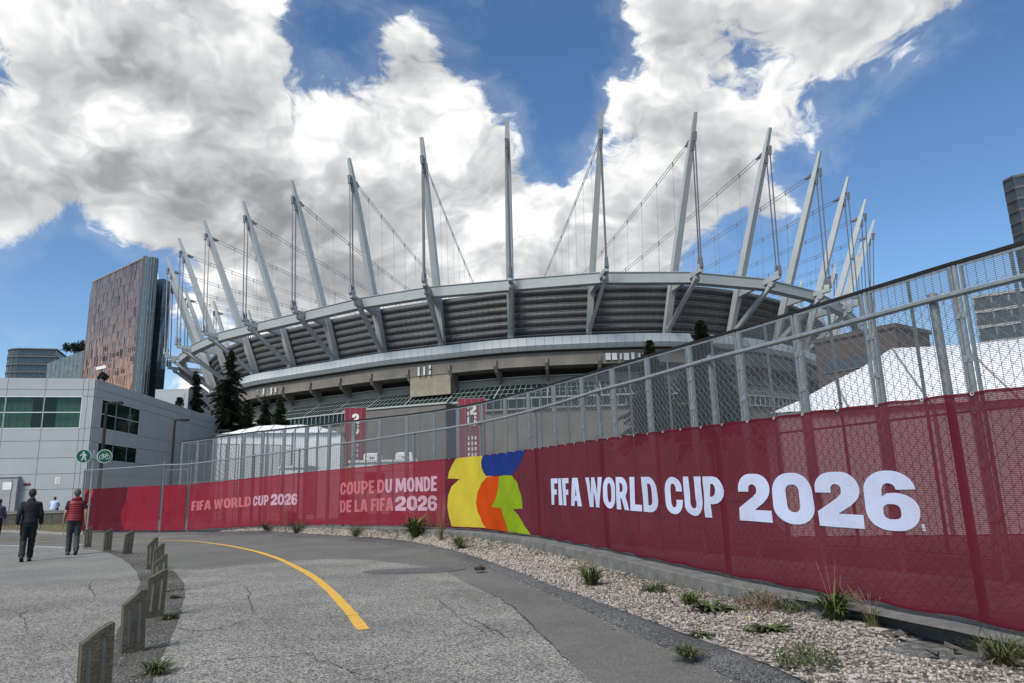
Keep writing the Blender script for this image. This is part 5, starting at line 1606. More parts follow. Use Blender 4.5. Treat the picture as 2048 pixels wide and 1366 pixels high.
def skin_pt(x, w, out=0.0):
    a = crv(FT, x); b = crv(TP, x); p_ = a.lerp(b, SKW * w); n = outward(FT, x)
    return p_ - n * (2.3 - out)


for k in VIS:
    for j in range(NROW + 1):
        w0_, w1_ = (0, .13) if j == 0 else (.13 + .87 * (j - 1) / NROW, .13 + .87 * j / NROW)
        nx, nz_ = (24, 6) if j else (4, 1)
        rws = []
        for i in range(nx + 1):
            x = k + i / nx; cush = .72 + .28 * abs(math.sin(math.pi * i * 12 / nx)) ** .5 if j else 0
            cush = .78 + .22 * (i % 2) if j else 0
            rws.append([skin_pt(x, w0_ + (w1_ - w0_) * q / nz_, (.75 * math.sin(math.pi * q / nz_) ** .8 * cush) if j else 0) for q in range(nz_ + 1)])
        MB().rings(rws, cap=False, closed=False).build('facade_cushion' if j else 'facade_panel', mt['skin'] if j else mt['skin_flat'], ST, smooth=bool(j))
    for j in range(1, NROW + 2):
        w_ = .13 + .87 * (j - 1) / NROW
        m_ = MB(); m_.tube([skin_pt(k + i / 6, w_, .12) for i in range(7)], .16, 5)
        if j == NROW + 1:
            # walkway railing on the top edge
            m_.tube([skin_pt(k + i / 6, 1, .1) + Vector((0, 0, 1.3)) for i in range(7)], .05, 4)
            for i in range(18): q = skin_pt(k + i / 18, 1, .1); m_.tube([q, q + Vector((0, 0, 1.3))], .04, 4)
        m_.build('facade_rail', mt['rail'], ST)
for k in VIS:
    fwm = MB()
    for i in range(1, 12):
        pl_ = []
        for j in range(NROW):
            for q in (0, .5): pl_.append(skin_pt(k + i / 12, .13 + .87 * (j + q) / NROW, .06 + (.86 if q else 0)))
        fwm.tube(pl_, .035, 3, cap=False)
    stuff(fwm.build('facade_wires', mt['darkin'], ST, fix=False))
# the rest of the facade and the roof
hid = [k for k in range(NM) if k not in VIS]
m_ = MB()
for k in hid: m_.rings([[skin_pt(k + i / 6, q) for q in (0, .5, 1)] for i in range(7)], cap=False, closed=False)
m_.build('rear_facade', mt['skin_flat'], ST)
m_ = MB(); rp = [skin_pt(k / 2, 1) for k in range(72)]
m_.rings([[q.lerp(Vector((CX, CY, q.z)), f) + Vector((0, 0, z)) for q in rp] for f, z in ((0, 0), (.12, .8), (.5, 1.4), (.97, 1.6))], cap=True)
m_.build('roof', mt['tent'], ST)
MB().rings([[Vector((CX + 22 * math.cos(q), CY + 18 * math.sin(q), z)) for q in np.linspace(0, 2 * math.pi, 25)[:-1]] for z in (57, 58)], cap=False).build('centre_ring', mt['steel'], ST)
# fascia panels
dz1, dz2 = 1.85, 1.0
for k in VIS:
    for i in range(9):
        x0, x1 = k + i / 9 + .0014, k + (i + 1) / 9 - .0014
        rws = []
        for x in (x0, (x0 + x1) / 2, x1):
            n = outward(FT, x); q = crv(FT, x)
            rws.append([q + n * .3, q + n * 2.2 + Vector((0, 0, .15)), q + n * 2.3 + Vector((0, 0, 0)), q + n * 2.3 + Vector((0, 0, -dz1)), ])
        p_ = MB().rings(rws, cap=False, closed=False).build('fascia_panel', mt['fascia'], ST)
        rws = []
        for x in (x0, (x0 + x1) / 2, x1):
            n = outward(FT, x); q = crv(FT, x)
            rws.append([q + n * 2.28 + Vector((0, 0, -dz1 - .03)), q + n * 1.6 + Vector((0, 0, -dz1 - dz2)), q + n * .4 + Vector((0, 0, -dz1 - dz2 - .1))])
        MB().rings(rws, cap=False, closed=False).build('fascia_underside', mt['fascia_shade'], p_)


def band(name, prof_, mat, ks=None, parent=ST, nx=8, **kw):
    """ring of constant section; profile in (outward offset, height relative to the fascia top)"""
    m = MB(); ks = ks or VIS
    k0, n_ = -7, 25
    m.rings([[crv(FT, k0 + i / nx) + outward(FT, k0 + i / nx) * o + Vector((0, 0, z)) for o, z in prof_] for i in range(n_ * nx + 1)], cap=False, closed=False)
    return m.build(name, mat, parent, **kw)


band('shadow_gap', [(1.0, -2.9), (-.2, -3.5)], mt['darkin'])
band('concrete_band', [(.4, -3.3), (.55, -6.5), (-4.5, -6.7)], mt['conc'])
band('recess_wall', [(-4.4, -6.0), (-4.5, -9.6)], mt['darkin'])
band('inner_beam', [(-3.6, -8.2), (-3.2, -8.2), (-3.2, -8.42)], mt['mullion'])
band('inner_wall', [(-3.9, -8.4), (-3.8, -10.0), (-3.6, -10.2)], mt['concl'])
for q in (-7.1, -7.5, -7.9): band('louvre', [(-4.2, q), (-3.4, q - .2)], mt['skin_flat'], nx=6)
# sloping greenhouse glazing, then the glass wall below it
GZ = [(-3.5, -10.2), (2.6, -14.1)]
band('sloped_glazing', GZ, mt['gglass'])
band('lower_glass', [(2.5, -14.5), (2.6, -16.7)], mt['gglass'])
band('glazing_edge', [(2.3, -14.05), (2.9, -14.1), (2.9, -14.45), (2.3, -14.45)], mt['mullion'])
band('base_wall', [(2.8, -16.7), (3.0, -40)], mt['conc'])
band('base_coping', [(2.9, -16.6), (3.5, -16.6), (3.5, -17.0), (2.9, -17.0)], mt['concl'])
NB_ = 54
for i in range(-11, 28):
    x = i * NM / NB_ + .12
    n = outward(FT, x); q = crv(FT, x); lat = n.cross(Vector((0, 0, 1)))
    fn = lambda o, z, d, q=q, n=n, lat=lat: q + n * o + Vector((0, 0, z)) + lat * d
    MB().prism([(.6, -4.5), (1.25, -4.6), (1.2, -5.9), (.2, -7.4), (-3.2, -9.6), (-3.4, -6.5), (.5, -6.5)], fn, -.38, .38).build('corbel', mt['conc'], ST)
    # one glazed bay with its bars
    x1 = x + NM / NB_
    gm_ = MB()
    g0 = lambda xx, f: (crv(FT, xx) + outward(FT, xx) * (GZ[0][0] + (GZ[1][0] - GZ[0][0]) * f + .12) + Vector((0, 0, GZ[0][1] + (GZ[1][1] - GZ[0][1]) * f + .12)))
    for j in range(9):
        xx = x + (x1 - x) * j / 9; gm_.beam(g0(xx, 0), g0(xx, 1), .075 if j else .26, .10)
    for f in (.02, .35, .68): gm_.beam(g0(x, f), g0(x1, f), .07, .07)
    for j in range(7):
        xx = x + (x1 - x) * j / 7; c = crv(FT, xx) + outward(FT, xx) * 2.75; gm_.beam(c + Vector((0, 0, -16.65)), c + Vector((0, 0, -14.45)), .12, .2, n)
    stuff(gm_.build('glazing_bars', mt['mullion'], ST))
# stair tower block between two corbels, entrance block with light coping
def ring_box(name, mat, xa, xb, oa, ob, z0, z1, nseg=4):
    rws = []
    for i in range(nseg + 1):
        x = xa + (xb - xa) * i / nseg; q = crv(FT, x); n = outward(FT, x)
        rws.append([q + n * oa + Vector((0, 0, z0)), q + n * ob + Vector((0, 0, z0)), q + n * ob + Vector((0, 0, z1)), q + n * oa + Vector((0, 0, z1))])
    return MB().rings(rws, cap=True, closed=True).build(name, mat, ST)


def ring_x(u, v, P_=FT):
    a = azim(u, v); best = min((abs(math.atan2(crv(P_, x).x, crv(P_, x).y) - a), x) for x in np.arange(-1, 14, .01))
    return best[1]
ring_box('stair_tower', mt['conc2'], ring_x(822, 770), ring_x(902, 760), -3.4, .35, -11.6, -6.45)
xa, xb = ring_x(738, 820), ring_x(925, 806)
ring_box('entrance_block', M('entrance_grey', (.13, .125, .115), .85, 0, .15, .3, streak=.2), xa, xb, 2.0, 9.0, -40, -15.2)
ring_box('entrance_coping', mt['mullion'], xa - .02, xb + .02, 1.9, 9.3, -15.2, -14.8)
# antennas hung on the concrete band
for grp in ([(521, 786, 4, 11), (533, 783, 4, 12), (548, 782, 3.5, 13), (557, 780, 3.5, 9)], [(841, 743, 4, 18), (852, 742, 4, 17), (864, 734, 4, 7), (864, 745, 4, 8)], [(1216, 713, 10, 14), (1228, 713, 10, 14), (1240, 713, 3.5, 12), (1252, 713, 10, 14), (1265, 713, 6, 16), (1277, 712, 3.5, 10)]):
    for (u, v, wpx, hpx) in grp:
        x = ring_x(u, v); q = crv(FT, x); n = outward(FT, x); c = q + n * .85; dd = math.hypot(c.x, c.y); z = atd(u, v, dd).z; pxm = dd / FPX
        MB().beam((c.x, c.y, z - hpx / 2 * pxm), (c.x, c.y, z + hpx / 2 * pxm), wpx * pxm, .35, n).build('antenna', mt['fascia'], ST)
# ------------------------------------------------------------------ grey panelled building on the left
HB = 10.8
cor = onz(192, 757, HB)                       # roof corner
lft = onz(0, 755.5, HB)
rgt = onz(500, 859, HB)
dl_ = (lft - cor); dl_.z = 0; dl_.normalize(); dr_ = (rgt - cor); dr_.z = 0; dr_.normalize()
C0 = Vector((cor.x, cor.y, 0))
gb_ = thing('office_building', 'two-storey building clad in pale grey metal panels with green tinted windows', 'building', C0)
gglass2 = glass('tinted_window', (.020, .045, .040), .05, .72, .7, (.70, .82, .77))
curtain = M('curtain_cloth', (.50, .60, .55), .8, 0, .1, 3)
frame_m = M('window_frame', (.52, .56, .57), .45)
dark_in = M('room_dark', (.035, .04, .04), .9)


def face_fn(origin, d, nrm):
    return lambda x, z, o: origin + d * x + nrm * o + Vector((0, 0, z))


nl = Vector((dl_.y, -dl_.x, 0)); nl = nl if nl.dot(-C0) > 0 else -nl
nr = Vector((dr_.y, -dr_.x, 0)); nr = nr if nr.dot(-C0) > 0 else -nr
FLn = face_fn(C0, dl_, nl); FRn = face_fn(C0, dr_, nr)


def inv_face(u, v, d, nrm):
    r = ray(u, v); t = (C0 - Vector((0, 0, CZ))).dot(nrm) / r.dot(nrm); p_ = Vector((0, 0, CZ)) + r * t
    return (p_ - C0).dot(d), p_.z


def slab(mb, fn, x0, x1, z0, z1, o0, o1):
    v = [fn(x, z, o) for o in (o0, o1) for x, z in ((x0, z0), (x1, z0), (x1, z1), (x0, z1))]
    return mb.add(v, [(0, 1, 2, 3), (7, 6, 5, 4), (0, 4, 5, 1), (1, 5, 6, 2), (2, 6, 7, 3), (3, 7, 4, 0)])


LL, LR = 22.0, (rgt - cor).length + 6
# backing walls (inset behind the panels), with openings left for windows
def wall_with_panels(fn, xs, zs, wins, name):
    """xs, zs: joint lines; wins: list of (x0,x1,z0,z1) openings"""
    jt = .014
    for i in range(len(xs) - 1):
        for j in range(len(zs) - 1):
            x0, x1, z0, z1 = xs[i] + jt, xs[i + 1] - jt, zs[j] + jt, zs[j + 1] - jt
            cx_, cz_ = (x0 + x1) / 2, (z0 + z1) / 2
            if any(a < cx_ < b and c < cz_ < d for a, b, c, d in wins): continue
            slab(MB(), fn, x0, x1, z0, z1, .0, .06).build('panel', mt['clad'], gb_)


def lx(u, v=900): return inv_face(u, v, dl_, nl)[0]
def lz(u, v): return inv_face(u, v, dl_, nl)[1]
zl = [lz(90, y) for y in (1024, 979, 948, 916, 882, 857, 793, 779)] + [HB]
zl[0] = 0
xj1, xj2 = lx(160, 850), lx(84, 850); pitch_ = xj2 - xj1
xsl = [0.0, xj1 * .55, xj1, xj2, xj2 + pitch_, xj2 + 2 * pitch_, xj2 + 3 * pitch_, xj2 + 4 * pitch_]
w_z0, w_z1 = zl[5], zl[6]
wall_with_panels(FLn, xsl, zl, [(xj1, 999, w_z0, w_z1)], 'l')
# window strip on the left face
for i in range(2, len(xsl) - 1):
    x0, x1 = xsl[i], xsl[i + 1]
    win = slab(MB(), FLn, x0 + .05, x1 - .05, w_z0 + .05, w_z1 - .05, .0, .015).build('window', gglass2, gb_)
    f = MB()
    for z in (w_z0 + .02, (w_z0 + w_z1) / 2, w_z1 - .02): slab(f, FLn, x0, x1, z - .035, z + .035, .017, .07)
    for x in (x0, x1): slab(f, FLn, x - .04, x + .04, w_z0, w_z1, .018, .075)
    f.build('window_frame', frame_m, win)
    # curtain behind part of the pane
    a, b = (.05, .72) if i == 2 else (.33, 1.0)
    if i % 2 == 0: a, b = .0, .70
    rows_ = []
    n_ = 40
    for q in range(n_ + 1):
        x = x0 + (x1 - x0) * (a + (b - a) * q / n_); rows_.append([FLn(x, z, -.25 + .05 * math.sin(q * 1.9)) for z in (w_z0, w_z1)])
    MB().rings(rows_, cap=False, closed=False).build('curtain', curtain, win, smooth=True)
# right (long side) face
rx_ = lambda u, v: inv_face(u, v, dr_, nr)
xw0, _ = rx_(199, 850); xw1, _ = rx_(277, 850)
zr = [0, lz(170, 979), lz(170, 948), rx_(205, 927)[1], rx_(205, 884)[1], rx_(200, 857)[1], rx_(200, 797)[1], rx_(200, 779)[1], HB]
zr = sorted(zr)
xm = xw0 + (xw1 - xw0) * .36
xsr = [0, xw0, xm, xw0 + (xw1 - xw0) * .72, xw1]
while xsr[-1] < LR: xsr.append(xsr[-1] + 4.2)
wz = (rx_(200, 857)[1], rx_(200, 797)[1]); wz2 = (rx_(205, 921)[1], rx_(205, 886)[1])
zr = [0, zr[1], zr[2], wz2[0], wz2[1], wz[0], wz[1], HB - .75, HB]
wall_with_panels(FRn, xsr, zr, [(xw0, xw1, wz[0], wz[1]), (xw0, xw1, wz2[0], wz2[1])], 'r')
for (za, zb_) in (wz, wz2):
    for i in range(1, 4):
        x0, x1 = xsr[i], xsr[i + 1]
        win = slab(MB(), FRn, x0 + .03, x1 - .03, za + .03, zb_ - .03, -.01, .005).build('window', gglass2, gb_)
        f = MB()
        for z in ((za + .02, (za + zb_) / 2, zb_ - .02) if (za, zb_) == wz else (za + .02, zb_ - .02)): slab(f, FRn, x0, x1, z - .025, z + .025, .007, .05)
        for x in (x0, x1): slab(f, FRn, x - .03, x + .03, za, zb_, .008, .055)
        f.build('window_frame', frame_m, win)
# pale shape modelled in place of the graphic reflected in the upper corner window
pbx = xsr[3] + .4; pbz = wz[0]
MB().prism(arc(0, 0, .55, .5, 20, 340, 20), lambda x, z, o: FRn(pbx + 1.2 + x, pbz + 1.35 + z, -.6 + o), 0, .02).build('reflected_shape', mt['paintw'], gb_)
# core walls behind the panels, roof, parapet
core = MB()
def core_face(fn, X, holes, top):
    core.prism([(-.02, 0), (X, 0), (X, top), (-.02, top)], lambda x, z, o: fn(x, z, o), -.12, -.012, [[(a, c), (a, d), (b, d), (b, c)] for a, b, c, d in holes])
core_face(FLn, LL + 6, [(xj1, LL + 2, w_z0, w_z1)], HB - .05)
core_face(FRn, LR, [(xw0, xw1, wz[0], wz[1]), (xw0, xw1, wz2[0], wz2[1])], HB - .05)
core.build('joint_wall', mt['clad2'], gb_)
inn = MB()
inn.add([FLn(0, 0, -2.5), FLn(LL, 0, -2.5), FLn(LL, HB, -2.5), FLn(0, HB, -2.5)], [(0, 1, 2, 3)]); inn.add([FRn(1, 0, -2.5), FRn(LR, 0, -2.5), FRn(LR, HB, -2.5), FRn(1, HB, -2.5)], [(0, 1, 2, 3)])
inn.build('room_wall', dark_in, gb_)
bk = C0 + dl_ * LL + dr_ * LR
MB().add([C0 + Vector((0, 0, HB - .1)), C0 + dl_ * (LL + 6) + Vector((0, 0, HB - .1)), C0 + dl_ * (LL + 6) + dr_ * LR + Vector((0, 0, HB - .1)), C0 + dr_ * LR + Vector((0, 0, HB - .1))], [(0, 1, 2, 3)]).build('roof', mt['galvd'], gb_)
# small camera cluster on the roof corner
cm_ = thing('roof_camera', 'dark camera and floodlight cluster on the roof corner of the grey building', 'camera', cor)
for i in range(7):
    p_ = cor + dr_ * (.4 + .18 * i) + Vector((0, 0, .1 + .35 * ((i * 37) % 5) / 5))
    MB().tube([p_, p_ + Vector((.25, -.2, .12))], [.12, .16], 8).build('lamp', mt['black'], cm_)
MB().tube([cor + dr_ * .8 + Vector((0, 0, -.05)), cor + dr_ * .8 + Vector((0, 0, .9))], .05, 8).build('mount', mt['galvd'], cm_)
MB().beam(cor + dr_ * .6 + Vector((-.3, 0, .85)), cor + dr_ * .6 + Vector((.45, 0, 1.0)), .28, .24).build('camera_body', mt['paintw'], cm_)
# notices and cabinet on the left face
x_, z_ = inv_face(116, 961, dl_, nl); slab(MB(), FLn, x_ - .16, x_ + .16, z_ - .24, z_ + .24, .062, .075).build('notice', mt['paintw'], gb_)
nt_ = MB()
for k in range(5): slab(nt_, FLn, x_ - .11, x_ + .09 - .02 * (k % 2), z_ - .18 + .08 * k, z_ - .155 + .08 * k, .076, .078)
nt_.build('notice_lines', mt['black'], gb_)
x_, z_ = inv_face(55, 969, dl_, nl); slab(MB(), FLn, x_ - .23, x_ + .23, z_ - .09, z_ + .09, .062, .08).build('plaque', M('plaque_red', (.10, .02, .03), .5), gb_)
q0 = inv_face(-35, 1022, dl_, nl); q1 = inv_face(42, 955, dl_, nl)
cab = thing('utility_cabinet', 'grey steel door cabinet with a white notice against the panelled wall', 'cabinet', FLn((q0[0] + q1[0]) / 2, 0, .5))
gm2 = M('cabinet_grey', (.30, .305, .32), .55, 0, .08, 2, streak=.1)
slab(MB(), FLn, q1[0], q0[0], 0, q1[1], .08, .5).build('body', gm2, cab)
slab(MB(), FLn, q1[0] + .35, q0[0] - .2, .05, q1[1] - .15, .505, .54).build('door', gm2, cab)
nx_, nz2 = inv_face(21, 972, dl_, nl); slab(MB(), FLn, nx_ - .28, nx_ + .28, nz2 - .27, nz2 + .27, .542, .55).build('notice', mt['paintw'], cab)
slab(MB(), FLn, q1[0] - .03, q0[0] + .03, q1[1], q1[1] + .08, .07, .56).build('cap', gm2, cab)

# ------------------------------------------------------------------ copper hotel tower
HT = 86.0
A0 = onz(292, 515, HT); B0 = onz(185, 566, HT); A0.z = B0.z = 0
ht = thing('hotel_tower', 'slab tower clad in copper-coloured metal panels with a rounded glass corner', 'building', A0)
dx_ = (B0 - A0).normalized(); LW = (B0 - A0).length; nn_ = Vector((dx_.y, -dx_.x, 0)); nn_ = nn_ if nn_.dot(-A0) > 0 else -nn_
FT_ = face_fn(A0, dx_, nn_)
rows_n, cols_n = 25, 11
r5 = random.Random(11)
rh = HT / rows_n; cw = (LW - 1.6) / cols_n
for i in range(rows_n):
    sh_ = (i % 3) * cw / 3
    for j in range(cols_n):
        x0 = 1.6 + cw * j; x1 = x0 + cw
        m_ = MB(); nst = 6
        tz = r5.uniform(-.012, .012); tx_ = r5.uniform(-.05, .05)
        for q in range(nst):
            a, b = x0 + cw * q / nst + .012, x0 + cw * (q + 1) / nst - .012
            o1, o2 = r5.uniform(0, .10), r5.uniform(0, .10); t1 = r5.uniform(-.06, .06)
            m_.add([FT_(a, i * rh + .03, o1), FT_(b, i * rh + .03, o2), FT_(b, (i + 1) * rh - .03, o2 + t1 + tz * rh), FT_(a, (i + 1) * rh - .03, o1 + t1 + tz * rh)], [(0, 1, 2, 3)])
        m_.build('copper_panel', mt['copper'], ht)
        if 9 <= i <= 16 and r5.random() < .38:
            w_ = MB()
            for q in range(r5.randint(1, 3)):
                xx = x0 + r5.uniform(.2, cw - .6); slab(w_, FT_, xx, xx + .42, i * rh + rh * .3, i * rh + rh * .78, .42, .46)
            w_.build('slot_window', mt['black'], ht)
depth_ = 16.0
bk_ = -nn_
BKV = A0.normalized() * 14 + dx_ * 3.5
MB().add([FT_(0, 0, -.05), FT_(LW, 0, -.05), FT_(LW, HT, -.05), FT_(0, HT, -.05), FT_(0, 0, 0) + BKV, FT_(LW, 0, 0) + BKV, FT_(LW, HT, 0) + BKV, FT_(0, HT, 0) + BKV], [(0, 1, 2, 3), (5, 4, 7, 6), (1, 5, 6, 2), (3, 2, 6, 7)]).build('core', M('core_dark', (.06, .045, .045), .5), ht)
slab(MB(), FT_, 0, 1.55, 0, HT + .6, -.4, .35).build('edge_fin', M('fin_grey', (.10, .095, .10), .4, .5), ht)
slab(MB(), FT_, -.1, LW + .1, HT, HT + .6, -.3, .25).build('parapet', M('parapet_grey', (.22, .2, .2), .5), ht)
# rounded glass corner
tg = glass('tower_glass', (.055, .085, .095), .06, 0, 1.0)
cr = 2.3; cc0 = FT_(-.2, 0, -cr + .2)
for i in range(rows_n):
    m_ = MB(); rws = []
    for q in range(13):
        a = math.radians(0 + 125 * q / 12); p_ = cc0 + nn_ * (cr * math.cos(a)) - dx_ * (cr * math.sin(a)); rws.append([p_ + Vector((0, 0, i * rh + .08)), p_ + Vector((0, 0, (i + 1) * rh - .08))])
    m_.rings(rws, cap=False, closed=False).build('corner_glass', tg, ht, smooth=False)
m_ = MB()
for q in range(0, 13, 2):
    a = math.radians(125 * q / 12); p_ = cc0 + nn_ * ((cr + .05) * math.cos(a)) - dx_ * ((cr + .05) * math.sin(a)); m_.beam(p_, p_ + Vector((0, 0, HT)), .14, .12, nn_)
stuff(m_.build('corner_mullions', mt['rail'], ht))
MB().rings([[cc0 + nn_ * (cr * .98 * math.cos(math.radians(125 * q / 12))) - dx_ * (cr * .98 * math.sin(math.radians(125 * q / 12))) + Vector((0, 0, z)) for q in range(13)] for z in (0, HT)], cap=False, closed=False).build('corner_back', M('spandrel', (.11, .12, .125), .4), ht)
# second glass wing behind
wA = atd(316, 590, 275); wB = atd(337, 577, 290); wC = atd(319, 571, 300)
w2 = thing('glass_tower', 'narrow blue-grey glass tower beside the copper tower', 'building', (wA.x, wA.y, 0))
HT2 = atd(320, 571, 285).z
_e = Vector((wA.x, wA.y, 0)).normalized(); _t = Vector((_e.y, -_e.x, 0)); _o = Vector((wA.x, wA.y, 0))
q1_, q2_, q3_, q4_ = _o + _e * 3 - _t * 2, _o + _t * 1.4, _o + _t * 4.3 + _e * 4, _o + _e * 14 - _t * 1
blg = glass('blue_tower_glass', (.05, .085, .115), .05, 0, 1.0)
nf = 16
for i in range(nf):
    z0, z1 = HT2 * i / nf + .12, HT2 * (i + 1) / nf - .12
    for a, b, n_ in ((q1_, q2_, 2), (q2_, q3_, 4)):
        for j in range(n_):
            c = a.lerp(b, j / n_ + .02); d = a.lerp(b, (j + 1) / n_ - .02); MB().add([c + Vector((0, 0, z0)), d + Vector((0, 0, z0)), d + Vector((0, 0, z1)), c + Vector((0, 0, z1))], [(0, 1, 2, 3)]).build('glass_panel', blg, w2)
sh2 = lambda f: [q + (Vector(((q1_ + q2_ + q3_ + q4_) / 4)) - q) * f for q in (q1_, q2_, q3_, q4_)]
MB().rings([[q + Vector((0, 0, z)) for q in sh2(.02)] for z in (0, HT2)]).build('core', M('glass_core', (.16, .18, .19), .5), w2)
# pale angled wing showing beside the rounded corner
pw_ = thing('white_wing', 'slim pale wedge of wall rising behind the rounded glass corner', 'building', (wA.x - 4, wA.y + 14, 0))
e0 = atd(314, 528, 285); e1 = atd(321, 574, 285); e2 = atd(313, 574, 285)
MB().prism([(e2.x, e2.z - 60), (e1.x, e1.z - 60), (e1.x, e1.z), (e0.x, e0.z), (e2.x - 1, e0.z)], lambda x, z, o: Vector((x, e0.y, z)) + Vector((e0.x, e0.y, 0)).normalized() * o, 0, 5).build('wall', mt['tent'], pw_)
# lower glazed podium left of the tower with a tree on its roof
P0 = atd(95, 727, 335); P1 = atd(200, 703, 330)
pod = thing('glass_podium', 'low pale glass podium with upright fins at the foot of the copper tower', 'building', (P0.x, P0.y, 0))
pdx = Vector((P1.x - P0.x, P1.y - P0.y, 0)); pl_ = pdx.length; pdx.normalize(); pn = Vector((pdx.y, -pdx.x, 0)); pn = pn if pn.dot(-P0) > 0 else -pn
PF = face_fn(Vector((P0.x, P0.y, 0)), pdx, pn)
npan = 12; hz0, hz1 = P0.z, P1.z + 3
pgl = glass('podium_glass', (.16, .20, .21), .12, 0, .8)
for i in range(npan):
    xa_, xb_ = pl_ * i / npan + .06, pl_ * (i + 1) / npan - .06; za_ = hz0 + (hz1 - hz0) * i / npan; zb2 = hz0 + (hz1 - hz0) * (i + 1) / npan
    for lo, hi in ((0, .55), (.56, .78), (.79, 1.0)):
        MB().add([PF(xa_, za_ * lo, .1), PF(xb_, zb2 * lo, .1), PF(xb_, zb2 * hi, .1), PF(xa_, za_ * hi, .1)], [(0, 1, 2, 3)]).build('glass_panel', pgl, pod)
MB().add([PF(0, 0, 0), PF(pl_, 0, 0), PF(pl_, hz1, 0), PF(0, hz0, 0), PF(0, 0, -25), PF(pl_, 0, -25), PF(pl_, hz1, -25), PF(0, hz0, -25)], [(0, 1, 2, 3), (3, 2, 6, 7), (0, 3, 7, 4), (1, 5, 6, 2), (4, 7, 6, 5)]).build('core', M('podium_core', (.2, .21, .22), .6), pod)
# mechanical box behind the long side wall
mA = atd(311, 779, 95); mB = atd(366, 792, 92)
mbx = tag(MB().box(mA.x, mA.y, 0, mB.x, mA.y + 8, mA.z).box(mA.x + .5, mA.y - .06, mA.z * .2, mB.x - .5, mA.y - .02, mA.z - .6).build('plant_room', mt['clad']), 'plain pale box of a plant room behind the long side wall', 'building')

# ------------------------------------------------------------------ other far buildings
def slab_tower(name, label, foot, H_, nfl, slabm, glassm, over=1.0, mull=1.6, top_cap=True, zlow=0.0):
    c = sum((Vector(p_) for p_ in foot), Vector()) / len(foot)
    t = thing(name, label, 'building', (c.x, c.y, 0))
    n_ = len(foot); ft_ = [Vector((p_[0], p_[1], 0)) for p_ in foot]
    grow = lambda f: [c + (q - c) * f for q in ft_]
    fh = H_ / nfl
    for i in range(nfl):
        z = fh * i
        if z + fh < zlow: continue
        MB().rings([[Vector((q.x, q.y, zz)) for q in grow(over)] for zz in (z + fh - .45, z + fh)]).build('floor_slab', slabm, t)
        g_ = MB().rings([[Vector((q.x, q.y, zz)) for q in grow(1)] for zz in (z, z + fh - .45)], cap=False).build('glass_band', glassm, t)
        mm = MB()
        gl = grow(1.003)
        for a, b in zip(gl, gl[1:] + gl[:1]):
            L = (b - a).length; k = max(1, int(L / mull))
            for j in range(k): q = a.lerp(b, j / k); mm.beam((q.x, q.y, z), (q.x, q.y, z + fh - .45), .16, .16, (0, 1, 0))
        stuff(mm.build('mullions', slabm, g_))
        rl = MB(); go = grow(over * .998)
        rl.rings([[Vector((q.x, q.y, zz)) for q in go] for zz in (z + .0, z + .95)], cap=False)
        if over > 1.01: rl.build('balustrade', bal_m, g_)
    return t
bal_m = glass('balustrade_glass', (.10, .13, .14), .1, .55, .6)
dgl = glass('condo_glass', (.03, .04, .045), .08, 0, .8)
csl = M('condo_slab', (.11, .115, .115), .7, 0, .15, .3)
# curved condominium far left
cl0 = atd(-6, 702, 350); cl1 = atd(170, 708, 380)
HC = cl0.z + 1
arcp = [Vector((cl0.x + 9 + 9 * math.cos(math.radians(a)), cl0.y + 10 + 10 * math.sin(math.radians(a)), 0)) for a in range(120, 271, 15)]
foot = arcp + [Vector((cl0.x + 22, cl0.y + 3.5, 0)), Vector((cl1.x, cl1.y - 6, 0)), Vector((cl1.x, cl1.y + 18, 0)), Vector((cl0.x + 10, cl1.y + 18, 0))]
slab_tower('apartment_block', 'dark apartment block with rounded corner and stacked balcony slabs behind the grey building', foot, HC, 20, csl, dgl, 1.03, 2.2, zlow=HC * .45)
cap_c = sum(foot, Vector()) / len(foot)
# right-hand tower at the picture edge
tz = atd(2022, 352, 150); H1 = tz.z
x0 = atd(2017, 420, 150)
dk = M('dark_frame', (.055, .055, .06), .6); dkg = glass('dark_glass', (.035, .04, .045), .08, 0, .7)
def vfoot(p_, lst):
    e = Vector((p_.x, p_.y, 0)).normalized(); rt = Vector((e.y, -e.x, 0)); return [Vector((p_.x, p_.y, 0)) + rt * a + e * b for a, b in lst]
foot = vfoot(x0, [(0, 1.5), (1.6, 0), (18, 2), (19, 20), (2.5, 20)])
slab_tower('apartment_tower', 'tall dark apartment tower with glazed bays rising above the mesh fence', foot, H1, 26, dk, dkg, 1.012, 1.9, zlow=H1 * .4)
y0 = atd(1946, 592, 130); H2_ = y0.z
foot = vfoot(y0, [(0, 0), (9, 0), (9, 14), (1.5, 14)])
slab_tower('apartment_block', 'grey apartment block with balconies showing through the fences above the tent', foot, H2_, 12, M('grey_slab', (.30, .30, .29), .7), dgl, 1.035, 2.0, zlow=H2_ * .3)
# brown building beyond the fences
bb0 = atd(1626, 668, 118); bb1 = atd(1790, 655, 112)
bt_ = thing('brick_building', 'dark brown flat-roofed building showing through the fences beside the stadium', 'building', (bb0.x, bb0.y, 0))
brn = M('brown_brick', (.085, .062, .055), .9, 0, .2, 1.5, streak=.1)
bdx = Vector((bb1.x - bb0.x, bb1.y - bb0.y, 0)); bl_ = bdx.length; bdx.normalize(); bn_ = Vector((bdx.y, -bdx.x, 0)); bn_ = bn_ if bn_.dot(-bb0) > 0 else -bn_
BF = face_fn(Vector((bb0.x, bb0.y, 0)), bdx, bn_)
bH = bb1.z
MB().add([BF(0, 0, 0), BF(bl_, 0, 0), BF(bl_, bH, 0), BF(0, bH, 0), BF(0, 0, -10), BF(bl_, 0, -10), BF(bl_, bH, -10), BF(0, bH, -10)], [(0, 1, 2, 3), (3, 2, 6, 7), (0, 3, 7, 4), (1, 5, 6, 2), (4, 7, 6, 5)]).build('wall', brn, bt_)
